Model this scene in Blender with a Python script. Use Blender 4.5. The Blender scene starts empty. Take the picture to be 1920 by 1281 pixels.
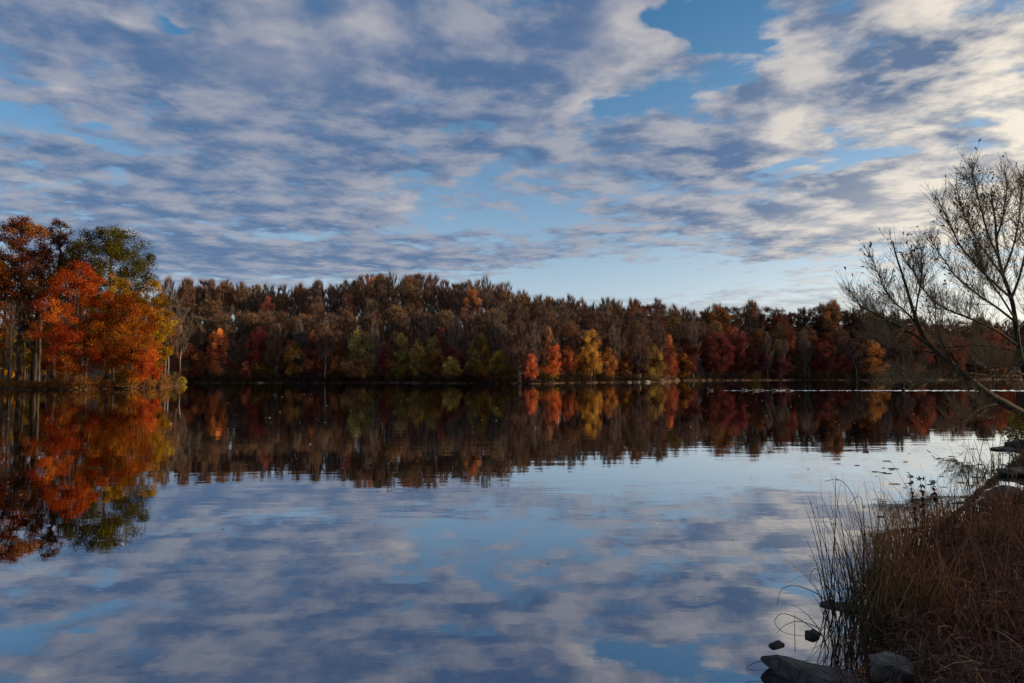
import bpy, bmesh, math, random
import numpy as np
from mathutils import Vector
R=math.radians
sc=bpy.context.scene
SUN_AZ=R(88); SUN_EL=R(9)          # azimuth clockwise from +Y (the view axis)
SUN_DIR=Vector((math.sin(SUN_AZ)*math.cos(SUN_EL), math.cos(SUN_AZ)*math.cos(SUN_EL), math.sin(SUN_EL)))
CAM_H=2.2; F=1280.0; HOR=702.0
PITCH=math.atan((HOR-640.5)/F)
cam=bpy.data.objects.new('camera',bpy.data.cameras.new('camera')); sc.collection.objects.link(cam); sc.camera=cam
cam.location=(0,0,CAM_H); cam.rotation_euler=(R(90)+PITCH,0,0)
cam.data.sensor_width=36; cam.data.lens=F/1920*36; cam.data.clip_start=.05; cam.data.clip_end=6000
cam['kind']='helper'
vs=sc.view_settings; vs.view_transform='Standard'; vs.look='None'; vs.exposure=.68; vs.gamma=1

def pdir(px,py):
    """world direction of a point of the sky, given by its place in the photograph"""
    a=(px-960)/F; b=(640.5-py)/F
    c,s=math.cos(PITCH),math.sin(PITCH)
    return Vector((a, c-b*s, s+b*c)).normalized()

def build_world():
    w=bpy.data.worlds.new('World'); sc.world=w; w.use_nodes=True
    w.cycles.sampling_method='MANUAL'; w.cycles.sample_map_resolution=256
    nt=w.node_tree; nt.nodes.clear(); N=nt.nodes; L=nt.links
    def val(i,v):
        if isinstance(v,bpy.types.NodeSocket): L.new(v,i)
        else: i.default_value=v
    def M(op,a,b=None,c=None,clamp=False):
        n=N.new('ShaderNodeMath'); n.operation=op; n.use_clamp=clamp
        val(n.inputs[0],a)
        if b is not None: val(n.inputs[1],b)
        if c is not None: val(n.inputs[2],c)
        return n.outputs[0]
    def V(op,a,b=None,s=None):
        n=N.new('ShaderNodeVectorMath'); n.operation=op
        val(n.inputs[0],a)
        if b is not None: val(n.inputs[1],b)
        if s is not None: val(n.inputs['Scale'],s)
        return n.outputs['Value'] if op in('DOT_PRODUCT','LENGTH') else n.outputs[0]
    def noise(vec,scale,detail,rough,lac=2.0,w=0,col=False):
        n=N.new('ShaderNodeTexNoise'); n.noise_dimensions='3D'
        val(n.inputs['Vector'],vec); n.inputs['Scale'].default_value=scale; n.inputs['Detail'].default_value=detail
        n.inputs['Roughness'].default_value=rough; n.inputs['Lacunarity'].default_value=lac
        return n.outputs['Color' if col else 'Fac']
    def mixc(f,a,b):
        n=N.new('ShaderNodeMix'); n.data_type='RGBA'; val(n.inputs[0],f); val(n.inputs[6],a); val(n.inputs[7],b); return n.outputs[2]
    def ss(x,a,b):
        n=N.new('ShaderNodeMapRange'); n.interpolation_type='SMOOTHSTEP'; val(n.inputs[0],x); n.inputs[1].default_value=a; n.inputs[2].default_value=b; return n.outputs[0]
    tc=N.new('ShaderNodeTexCoord'); d=tc.outputs['Generated']
    sp=N.new('ShaderNodeSeparateXYZ'); L.new(d,sp.inputs[0]); x,y,z=sp.outputs
    K=.055
    zz=M('ADD',M('ABSOLUTE',z),K)
    cb=N.new('ShaderNodeCombineXYZ'); L.new(M('DIVIDE',x,zz),cb.inputs[0]); L.new(M('DIVIDE',y,zz),cb.inputs[1]); p=cb.outputs[0]
    # gently folded sheet of cloud
    wv=V('SUBTRACT',noise(p,.55,3,.5,col=True),(.5,.5,.5))
    wv2=V('SUBTRACT',noise(p,2.6,3,.55,col=True),(.5,.5,.5))
    q=V('ADD',V('ADD',p,V('SCALE',wv,s=.40)),V('SCALE',wv2,s=.07))
    pb=V('ADD',V('ADD',p,V('SCALE',wv,s=.5)),V('SCALE',wv2,s=.7))
    def dens(qq,det=8):
        big=noise(qq,.8,2,.5)
        mid=noise(V('ADD',qq,(7.3,1.1,0)),4.0,det,.6)
        return M('ADD',M('MULTIPLY',big,.42),M('MULTIPLY',mid,.85))
    n0=dens(q)
    # the banks and gaps of this sky: (px, py, rx, ry, weight)
    def P(v): 
        k=abs(v.z)+K; return (v.x/k, v.y/k)
    def blobs(lst):
        tot=None
        for (cx,cy,rx,ry,wt) in lst:
            c=P(pdir(cx,cy)); a=P(pdir(cx+rx,cy)); b0=P(pdir(cx,cy-ry)); b1=P(pdir(cx,cy+ry))
            sx=math.dist(a,c)*2.1; al=math.atan2(b1[1]-b0[1],b1[0]-b0[0]); sy=math.dist(b0,b1)/2*2.1
            mp=N.new('ShaderNodeMapping'); mp.vector_type='TEXTURE'; L.new(pb,mp.inputs[0])
            mp.inputs[1].default_value=(c[0],c[1],0); mp.inputs[2].default_value=(0,0,al); mp.inputs[3].default_value=(sy,sx,1)
            g=N.new('ShaderNodeTexGradient'); g.gradient_type='QUADRATIC_SPHERE'; L.new(mp.outputs[0],g.inputs[0])
            tot=M('MULTIPLY_ADD',g.outputs['Fac'],wt*1.25,0.0 if tot is None else tot)
        return tot
    bias=blobs(SKY_BIAS)
    th=M('ADD',M('ADD',n0,bias),M('MULTIPLY',M('SUBTRACT',noise(pb,6.5,5,.6),.5),.16))
    cov=ss(th,.485,.67)
    Ls=Vector((SUN_DIR.x,SUN_DIR.y)).normalized()
    n1=dens(V('ADD',q,(Ls.x*.10+.03,Ls.y*.10-.08,0)),4)
    rel=M('SUBTRACT',n0,n1)
    fine=M('SUBTRACT',noise(V('ADD',pb,(3,5,0)),4.0,6,.6),.5)
    lit=ss(M('ADD',M('ADD',rel,M('MULTIPLY',M('SUBTRACT',.76,th),.42)),M('MULTIPLY',fine,.20)),-.13,.22)
    sun=M('MAXIMUM',V('DOT_PRODUCT',d,tuple(SUN_DIR)),0.0)
    near=M('MINIMUM',M('MULTIPLY',M('POWER',sun,2.0),1.7),1.15)
    br=blobs(SKY_BRIGHT)
    lit=M('ADD',M('MULTIPLY',lit,M('ADD',.55,M('MULTIPLY',near,.75))),br)
    lit=M('MAXIMUM',M('MINIMUM',lit,1.35),0)
    dark=mixc(near,(.056,.098,.190,1),(.098,.120,.175,1))
    bright=mixc(near,(.36,.335,.335,1),(.76,.66,.50,1))
    cc=mixc(lit,dark,bright)
    sky=N.new('ShaderNodeTexSky'); sky.sky_type='NISHITA'; sky.sun_disc=False
    sky.sun_elevation=SUN_EL; sky.sun_rotation=SUN_AZ; sky.altitude=100; sky.air_density=1.0; sky.dust_density=.6; sky.ozone_density=3.5
    base=V('SCALE',sky.outputs[0],s=SKY_STRENGTH)
    base=V('MULTIPLY',base,(.10,.93,1.10))
    # thin veil of high cloud that pales the sky towards the horizon
    hz=M('EXPONENT',M('MULTIPLY',M('ABSOLUTE',z),-6.0))
    veil=mixc(near,(.56,.51,.53,1),(1.35,1.06,.80,1))
    base=mixc(M('MULTIPLY',hz,.95),base,veil)
    # far clouds thin out into the veil
    fade=ss(M('ABSOLUTE',z),.05,.16)
    col=mixc(M('MULTIPLY',cov,M('ADD',M('MULTIPLY',fade,.68),.20)),base,cc)
    bg=N.new('ShaderNodeBackground'); L.new(col,bg.inputs[0]); bg.inputs[1].default_value=1.0
    out=N.new('ShaderNodeOutputWorld'); L.new(bg.outputs[0],out.inputs[0])
SKY_STRENGTH=.10
SKY_BIAS=[(300,470,380,40,.13),(720,480,260,30,.11),(1400,400,260,30,.10),(600,150,520,130,.16),(200,60,260,60,.10),(420,340,420,60,.10),
 (1300,45,110,45,-.42),(1430,70,75,45,-.32),(1270,165,150,40,-.30),(1500,330,55,24,-.30),(1575,285,55,28,-.32),(1640,250,40,20,-.12),(960,405,150,45,-.26),(1150,530,420,35,-.30),
 (110,235,190,24,-.20),(200,345,60,14,-.16),(735,265,60,16,-.20),(290,15,80,26,-.22),(760,150,50,60,-.14),
 (420,310,60,18,-.12),(900,245,180,12,-.14),(480,440,180,12,-.1),(850,350,80,12,-.1),
 (1080,110,170,80,.20),(1330,290,230,60,.18),(1700,150,300,110,.20),(1650,390,260,50,.14),(650,300,180,50,.08),(500,480,220,14,.08),(1230,80,60,30,.1)]
SKY_BRIGHT=[(1170,90,80,60,.40),(500,115,120,45,.30),(1470,265,90,45,.6),(730,375,90,18,.40),(820,410,50,14,.4),(1690,215,110,25,.15),(1800,110,150,60,-.35),(1650,280,160,40,-.25),(1350,290,120,40,-.2),
 (1890,470,150,120,.7),(1600,410,190,40,.4),(110,150,60,24,.35),(640,60,70,40,.3),(20,340,50,12,.4),(1180,160,90,40,.3),(180,20,60,20,.3)]
build_world()
sun=bpy.data.objects.new('sun',bpy.data.lights.new('sun','SUN')); sc.collection.objects.link(sun)
sun.data.energy=4.3; sun.data.angle=R(1.2); sun.data.color=(1.0,.72,.44)
sun.rotation_euler=SUN_DIR.to_track_quat('Z','Y').to_euler(); sun.location=SUN_DIR*400; sun['kind']='helper'
sc.cycles.use_adaptive_sampling=True; sc.cycles.adaptive_threshold=.012; sc.cycles.adaptive_min_samples=16
sc.cycles.max_bounces=5; sc.cycles.diffuse_bounces=2; sc.cycles.glossy_bounces=3; sc.cycles.transmission_bounces=3

# ------------------------------------------------------------------ helpers
C=sc.collection
def tag(o,label=None,cat=None,group=None,kind=None):
    if label: o['label']=label
    if cat: o['category']=cat
    if group: o['group']=group
    if kind: o['kind']=kind
    return o
def mesh_np(name,V,Fs,tone=None,smooth=False):
    V=np.asarray(V,dtype=np.float32).reshape(-1,3)
    Fs=[np.asarray(f,dtype=np.int32) for f in Fs if len(f)]
    me=bpy.data.meshes.new(name); me.vertices.add(len(V)); me.vertices.foreach_set('co',V.ravel())
    loops=np.concatenate([f.ravel() for f in Fs]); tot=np.concatenate([np.full(len(f),f.shape[1],np.int32) for f in Fs])
    st=np.concatenate([[0],np.cumsum(tot)[:-1]]).astype(np.int32)
    me.loops.add(len(loops)); me.loops.foreach_set('vertex_index',loops)
    me.polygons.add(len(tot)); me.polygons.foreach_set('loop_start',st)
    me.polygons.foreach_set('use_smooth',np.full(len(tot),bool(smooth)))
    if tone is not None:
        at=me.attributes.new('tone','FLOAT','FACE'); at.data.foreach_set('value',np.asarray(tone,np.float32))
    me.update(calc_edges=True); return me
def obj(name,me,mat=None,parent=None,loc=(0,0,0)):
    o=bpy.data.objects.new(name,me); C.objects.link(o); o.location=loc
    if parent is not None: o.parent=parent
    if mat is not None and not me.materials: me.materials.append(mat)
    return o
def empty(name,loc,rz=0,scale=(1,1,1)):
    o=bpy.data.objects.new(name,None); C.objects.link(o); o.location=loc; o.rotation_euler=(0,0,rz); o.scale=scale
    o.empty_display_size=.3; return o
def ground_px(px,py,z=0.0):
    """point at height z that the photograph shows at px,py"""
    v=pdir(px,py); t=(z-CAM_H)/v.z; return Vector((v.x*t,v.y*t,z))
def at(px,py,Y):
    v=pdir(px,py); t=Y/v.y; return Vector((v.x*t,Y,CAM_H+v.z*t))
def xof(px,Y): return at(px,HOR,Y).x
def ztop(py,Y): return at(960,py,Y).z

# ------------------------------------------------------------------ materials
def material(name):
    m=bpy.data.materials.new(name); m.use_nodes=True; m.node_tree.nodes.clear(); return m,m.node_tree.nodes,m.node_tree.links
def tnoise(N,L,vec,scale,detail=4,rough=.55):
    n=N.new('ShaderNodeTexNoise'); n.inputs['Scale'].default_value=scale; n.inputs['Detail'].default_value=detail; n.inputs['Roughness'].default_value=rough
    if vec is not None: L.new(vec,n.inputs['Vector'])
    return n.outputs['Fac']
def ramp(N,L,f,stops):
    r=N.new('ShaderNodeValToRGB'); L.new(f,r.inputs[0]); e=r.color_ramp.elements
    while len(e)<len(stops): e.new(.5)
    for q,(p,c) in zip(e,stops): q.position=p; q.color=(*c,1)
    return r.outputs[0]
def leaf_material(name,trans=.35,vlo=.55,vhi=1.5):
    """foliage: the object's colour, varied leaf by leaf with the attribute tone; object alpha = spread of hue"""
    m,N,L=material(name)
    oi=N.new('ShaderNodeObjectInfo'); a=N.new('ShaderNodeAttribute'); a.attribute_name='tone'
    t=N.new('ShaderNodeMath'); t.operation='SUBTRACT'; L.new(a.outputs['Fac'],t.inputs[0]); t.inputs[1].default_value=.5
    h=N.new('ShaderNodeMath'); h.operation='MULTIPLY'; L.new(t.outputs[0],h.inputs[0]); L.new(oi.outputs['Alpha'],h.inputs[1])
    h2=N.new('ShaderNodeMath'); h2.operation='ADD'; L.new(h.outputs[0],h2.inputs[0]); h2.inputs[1].default_value=.5
    v=N.new('ShaderNodeMapRange'); L.new(a.outputs['Fac'],v.inputs[0]); v.inputs[3].default_value=vlo; v.inputs[4].default_value=vhi
    hs=N.new('ShaderNodeHueSaturation'); L.new(oi.outputs['Color'],hs.inputs['Color']); L.new(h2.outputs[0],hs.inputs['Hue']); L.new(v.outputs[0],hs.inputs['Value'])
    d=N.new('ShaderNodeBsdfDiffuse'); L.new(hs.outputs[0],d.inputs[0])
    tr=N.new('ShaderNodeBsdfTranslucent'); L.new(hs.outputs[0],tr.inputs[0])
    mx=N.new('ShaderNodeMixShader'); mx.inputs[0].default_value=trans; L.new(d.outputs[0],mx.inputs[1]); L.new(tr.outputs[0],mx.inputs[2])
    o=N.new('ShaderNodeOutputMaterial'); L.new(mx.outputs[0],o.inputs[0]); return m
def bark_material(name,lo,hi,scale=6):
    m,N,L=material(name)
    tc=N.new('ShaderNodeTexCoord'); mp=N.new('ShaderNodeMapping'); L.new(tc.outputs['Object'],mp.inputs[0]); mp.inputs[3].default_value=(1,1,.18)
    n=tnoise(N,L,mp.outputs[0],scale,6,.6)
    c=ramp(N,L,n,[(.3,lo),(.7,hi)])
    oi=N.new('ShaderNodeObjectInfo'); hs=N.new('ShaderNodeHueSaturation'); L.new(c,hs.inputs['Color'])
    v=N.new('ShaderNodeMapRange'); L.new(oi.outputs['Random'],v.inputs[0]); v.inputs[3].default_value=.6; v.inputs[4].default_value=1.5; L.new(v.outputs[0],hs.inputs['Value'])
    b=N.new('ShaderNodeBsdfPrincipled'); L.new(hs.outputs[0],b.inputs['Base Color']); b.inputs['Roughness'].default_value=.9; b.inputs['Specular IOR Level'].default_value=.2
    bp=N.new('ShaderNodeBump'); bp.inputs['Strength'].default_value=.6; bp.inputs['Distance'].default_value=.03; L.new(n,bp.inputs['Height']); L.new(bp.outputs[0],b.inputs['Normal'])
    o=N.new('ShaderNodeOutputMaterial'); L.new(b.outputs[0],o.inputs[0]); return m
LEAF=leaf_material('autumn_leaves',.18,.24,1.35)
TWIG=leaf_material('fine_twigs',.0,.6,1.4)
BARK=bark_material('dark_bark',(.018,.014,.012),(.055,.045,.037))
WOODBARK=bark_material('wood_bark',(.085,.07,.06),(.21,.178,.15))
PALE=bark_material('pale_bark',(.07,.06,.05),(.17,.145,.12))
GRASS=leaf_material('dry_grass',.25,.2,2.1)
def ground_material(name,cols,scale):
    m,N,L=material(name)
    ge=N.new('ShaderNodeNewGeometry')
    n=tnoise(N,L,ge.outputs['Position'],scale,8,.65); c=ramp(N,L,n,cols)
    n2=tnoise(N,L,ge.outputs['Position'],scale*9,4,.6)
    b=N.new('ShaderNodeBsdfPrincipled'); L.new(c,b.inputs['Base Color']); b.inputs['Roughness'].default_value=.95; b.inputs['Specular IOR Level'].default_value=.15
    bp=N.new('ShaderNodeBump'); bp.inputs['Strength'].default_value=.8; bp.inputs['Distance'].default_value=.05; L.new(n2,bp.inputs['Height']); L.new(bp.outputs[0],b.inputs['Normal'])
    o=N.new('ShaderNodeOutputMaterial'); L.new(b.outputs[0],o.inputs[0]); return m
LITTER=ground_material('leaf_litter',[(.25,(.03,.02,.014)),(.5,(.075,.043,.026)),(.75,(.13,.075,.042))],.45)
SOIL=ground_material('bank_soil',[(.25,(.010,.007,.005)),(.5,(.022,.015,.011)),(.75,(.045,.03,.022))],1.6)
def rock_material(name,lo,hi):
    m,N,L=material(name); tc=N.new('ShaderNodeTexCoord')
    n=tnoise(N,L,tc.outputs['Object'],5,8,.65); c=ramp(N,L,n,[(.32,lo),(.62,hi)]); n2=tnoise(N,L,tc.outputs['Object'],22,6,.6)
    b=N.new('ShaderNodeBsdfPrincipled'); L.new(c,b.inputs['Base Color']); b.inputs['Roughness'].default_value=.75; b.inputs['Specular IOR Level'].default_value=.35
    vo=N.new('ShaderNodeTexVoronoi'); vo.feature='DISTANCE_TO_EDGE'; vo.inputs['Scale'].default_value=4.5; L.new(tc.outputs['Object'],vo.inputs['Vector']); cr=N.new('ShaderNodeMapRange'); L.new(vo.outputs['Distance'],cr.inputs[0]); cr.inputs[2].default_value=.05; ad=N.new('ShaderNodeMath'); ad.operation='MULTIPLY_ADD'; L.new(cr.outputs[0],ad.inputs[0]); ad.inputs[1].default_value=.5; L.new(n2,ad.inputs[2]); n2=ad.outputs[0]
    bp=N.new('ShaderNodeBump'); bp.inputs['Strength'].default_value=.9; bp.inputs['Distance'].default_value=.03; L.new(n2,bp.inputs['Height']); L.new(bp.outputs[0],b.inputs['Normal'])
    o=N.new('ShaderNodeOutputMaterial'); L.new(b.outputs[0],o.inputs[0]); return m
ROCK=rock_material('grey_rock',(.03,.029,.028),(.11,.105,.10))
DARKROCK=rock_material('wet_dark_rock',(.015,.014,.013),(.06,.055,.05))
PALEROCK=rock_material('pale_rock',(.12,.11,.10),(.30,.28,.25))
def water_material():
    m,N,L=material('lake_water')
    ge=N.new('ShaderNodeNewGeometry'); P=ge.outputs['Position']
    def mp(s):
        q=N.new('ShaderNodeMapping'); L.new(P,q.inputs[0]); q.inputs[3].default_value=s; q.inputs[2].default_value=(0,0,R(-8)); return q.outputs[0]
    a=tnoise(N,L,mp((.35,1.1,1)),.9,2,.5); b_=tnoise(N,L,mp((.6,1.2,1)),3.6,3,.5)
    # breeze: patches of livelier water
    pz=tnoise(N,L,mp((.02,.06,1)),1,2,.5)
    mr=N.new('ShaderNodeMapRange'); L.new(pz,mr.inputs[0]); mr.inputs[1].default_value=.42; mr.inputs[2].default_value=.68; mr.inputs[3].default_value=.35; mr.inputs[4].default_value=1.3
    s1=N.new('ShaderNodeMath'); s1.operation='MULTIPLY_ADD'; L.new(b_,s1.inputs[0]); s1.inputs[1].default_value=.16; L.new(a,s1.inputs[2])
    s2=N.new('ShaderNodeMath'); s2.operation='MULTIPLY'; L.new(s1.outputs[0],s2.inputs[0]); L.new(mr.outputs[0],s2.inputs[1])
    bp=N.new('ShaderNodeBump'); bp.inputs['Strength'].default_value=1; bp.inputs['Distance'].default_value=.0052; L.new(s2.outputs[0],bp.inputs['Height'])
    b=N.new('ShaderNodeBsdfPrincipled'); b.inputs['Base Color'].default_value=(.42,.425,.45,1); b.inputs['Metallic'].default_value=1; b.inputs['Roughness'].default_value=.0
    L.new(bp.outputs[0],b.inputs['Normal'])
    o=N.new('ShaderNodeOutputMaterial'); L.new(b.outputs[0],o.inputs[0]); return m
WATER=water_material()

# ------------------------------------------------------------------ lake, far land, near bank
tag(obj('lake_water',mesh_np('lake_water',[(-3000,-400,0),(3000,-400,0),(3000,3000,0),(-3000,3000,0)],[[(0,1,2,3)]]),WATER),kind='structure')
SHORE=np.array([(-1200,727),(-500,729),(0,729.5),(150,731),(300,727),(332,723.5),(346,719.5),(356,718),(700,718),(900,719),(1000,719.8),(1060,718.3),(1240,716.5),(1275,714),(1500,713),(1700,713),(1920,712),(2500,711),(3600,711)])
HILL=np.array([(-1200,3),(200,14),(340,16.5),(650,17.5),(850,17.5),(950,14.5),(1050,10),(1150,8),(1300,9),(1600,9),(2000,8),(3600,8)])
def shore_px(px): return CAM_H*F/(np.interp(px,SHORE[:,0],SHORE[:,1])-HOR)
def sstep(t): t=np.clip(t,0,1); return t*t*(3-2*t)
def wig(px): return 1.1*np.sin(px*.071+1)+.8*np.sin(px*.173+2)+.5*np.sin(px*.41)+.35*np.sin(px*.93+.5)
def far_h(px,s):
    bank=.16*sstep(s/.8)+.75*sstep((s-.6)/8)
    h=s-np.maximum(0,174-shore_px(px)-wig(px))          # the hill begins behind the wooded point
    return -.5*sstep(-s/1.5)+bank+np.interp(px,HILL[:,0],HILL[:,1])*sstep((h-6)/85)+18*sstep((h-75)/300)
def far_ground(x,y):
    px=960+F*x/y; s=y-shore_px(px)-wig(px); return float(far_h(px,s))
pxs=np.concatenate([np.linspace(-1200,-20,60),np.linspace(-15,1950,900),np.linspace(1960,3600,80)])
ss_=np.array([-2,-.8,-.3,0,.3,.6,1,1.6,2.5,4,6,9,13,18,24,32,42,55,70,90,120,170,260,450,900,2600.])
PX,SS=np.meshgrid(pxs,ss_,indexing='ij'); YY=shore_px(PX)+wig(PX)+SS; XX=(PX-960)/F*YY; ZZ=far_h(PX,SS)+np.where(SS>-.5,.12*np.sin(XX*2.1+YY)*np.sin(YY*1.7-XX*.6),0)*np.clip(SS,0,1)
nu,nv=PX.shape; idx=np.arange(nu*nv).reshape(nu,nv)
tag(obj('far_shore_ground',mesh_np('far_shore_ground',np.stack([XX,YY,ZZ],-1),[np.stack([idx[:-1,:-1],idx[1:,:-1],idx[1:,1:],idx[:-1,1:]],-1).reshape(-1,4)],smooth=True),LITTER),kind='structure')

BANK=np.array([(-1.5,-6),(-.6,-1),(.6,2.2),(1.7,3.9),(2.6,4.95),(3.2,5.7),(3.95,6.6),(4.9,7.9),(6.2,9.5),(7.7,10.9),(9.2,12.2),(10.8,14.2),(12.6,17.2),(15.6,20.6),(19,24),(24,28),(40,36),(90,60),(140,64)],float)
def bank_sd(x,y):
    """signed distance to the near shoreline, positive on land"""
    x=np.asarray(x,float); y=np.asarray(y,float); best=np.full(x.shape,1e9); sg=np.zeros(x.shape)
    for (ax,ay),(bx,by) in zip(BANK[:-1],BANK[1:]):
        dx,dy=bx-ax,by-ay; t=np.clip(((x-ax)*dx+(y-ay)*dy)/(dx*dx+dy*dy),0,1)
        qx,qy=x-ax-t*dx,y-ay-t*dy; d=np.hypot(qx,qy); s=np.sign(dy*qx-dx*qy)
        m=d<best; best=np.where(m,d,best); sg=np.where(m,s,sg)
    return best*sg
def bank_h(x,y):
    w=.18*np.sin(x*2.3+y*1.1)+.12*np.sin(y*3.7-x*1.9)+.07*np.sin(x*7.1+y*5.3)
    s=bank_sd(x,y)+w
    return -.35*sstep(-s/.6)+.20*sstep(s/.35)+.42*sstep((s-.2)/3.2)+.8*sstep((s-6)/20)+np.where(s>0,.05*np.sin(x*3.1+.5)*np.sin(y*2.7),0)*np.clip(s,0,1)
def bgrid(x0,x1,y0,y1,st,name):
    gx=np.arange(x0,x1+st/2,st); gy=np.arange(y0,y1+st/2,st); X,Y=np.meshgrid(gx,gy,indexing='ij'); Z=bank_h(X,Y)
    n,m=X.shape; i=np.arange(n*m).reshape(n,m); q=np.stack([i[:-1,:-1],i[1:,:-1],i[1:,1:],i[:-1,1:]],-1).reshape(-1,4)
    zf=Z.ravel()[q].max(1)>-.3; 
    return X,Y,Z,q[zf]
X,Y,Z,q=bgrid(-2,30,-6,34,.16,'bank')
tag(obj('near_bank_ground',mesh_np('near_bank_ground',np.stack([X,Y,Z],-1),[q],smooth=True),SOIL),kind='structure')

# ------------------------------------------------------------------ tree building
def tube(P_,r,k):
    P_=np.asarray(P_,float); r=np.asarray(r,float); n=len(P_)
    T=np.gradient(P_,axis=0); T/=np.linalg.norm(T,axis=1,keepdims=True)+1e-9
    ref=np.array([1.,0,0]) if abs(T[:,0]).mean()<.8 else np.array([0,1.,0])
    A=np.cross(T,ref); A/=np.linalg.norm(A,axis=1,keepdims=True)+1e-9; B=np.cross(T,A)
    th=np.arange(k)*2*np.pi/k
    V=P_[:,None,:]+r[:,None,None]*(np.cos(th)[None,:,None]*A[:,None,:]+np.sin(th)[None,:,None]*B[:,None,:])
    i=np.arange(n*k).reshape(n,k); j=np.roll(i,-1,axis=1)
    Fq=np.stack([i[:-1],j[:-1],j[1:],i[1:]],-1).reshape(-1,4)
    return V.reshape(-1,3),Fq
class Mesh:
    def __init__(s): s.V=[];s.Q=[];s.T=[];s.n=0;s.tq=[];s.tt=[]
    def add(s,V,Q=None,T=None,tq=None,tt=None):
        if Q is not None and len(Q): s.Q.append(np.asarray(Q)+s.n); s.tq.append(np.full(len(Q),.5) if tq is None else np.broadcast_to(tq,(len(Q),)))
        if T is not None and len(T): s.T.append(np.asarray(T)+s.n); s.tt.append(np.full(len(T),.5) if tt is None else np.broadcast_to(tt,(len(T),)))
        s.V.append(np.asarray(V,float).reshape(-1,3)); s.n+=len(s.V[-1])
    def mesh(s,name,smooth=False):
        Fs=[];tn=[]
        if s.Q: Fs.append(np.concatenate(s.Q)); tn.append(np.concatenate(s.tq))
        if s.T: Fs.append(np.concatenate(s.T)); tn.append(np.concatenate(s.tt))
        return mesh_np(name,np.concatenate(s.V),Fs,np.concatenate(tn),smooth)
def rand_unit(rg,n):
    v=rg.normal(size=(n,3)); return v/np.linalg.norm(v,axis=1,keepdims=True)
def leaf_cards(M_,rg,cen,size,tone,up=.35,aspect=.62):
    """kite-shaped leaves, one per centre"""
    n=len(cen); nr=rand_unit(rg,n); nr[:,2]=np.abs(nr[:,2])+up; nr/=np.linalg.norm(nr,axis=1,keepdims=True)
    a=np.cross(nr,rand_unit(rg,n)); a/=np.linalg.norm(a,axis=1,keepdims=True)+1e-9; b=np.cross(nr,a)
    s=size*rg.uniform(.6,1.3,(n,1))
    V=np.stack([cen-a*s*.5,cen+b*s*.5*aspect-a*s*.08+nr*s*.1,cen+a*s*.5,cen-b*s*.5*aspect-a*s*.08+nr*s*.1],1).reshape(-1,3)
    Q=np.arange(n*4).reshape(n,4); M_.add(V,Q,tq=tone)
def twig_slivers(M_,rg,base,dirs,length,width,tone):
    """thin tapering twigs: one bent pair of faces each"""
    n=len(base); d=dirs/(np.linalg.norm(dirs,axis=1,keepdims=True)+1e-9); s=np.cross(d,rand_unit(rg,n)); s/=np.linalg.norm(s,axis=1,keepdims=True)+1e-9
    L_=length*rg.uniform(.6,1.35,(n,1)); mid=base+d*L_*.5+s*L_*rg.uniform(-.07,.07,(n,1)); tip=base+d*L_+np.array([0,0,1])*L_*rg.uniform(-.02,.18,(n,1))
    V=np.stack([base-s*width*.5,base+s*width*.5,mid+s*width*.33,mid-s*width*.33,tip],1).reshape(-1,3)
    i=np.arange(n)*5; M_.add(V,np.stack([i,i+1,i+2,i+3],-1),np.stack([i+3,i+2,i+4],-1),tq=tone,tt=tone)
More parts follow.
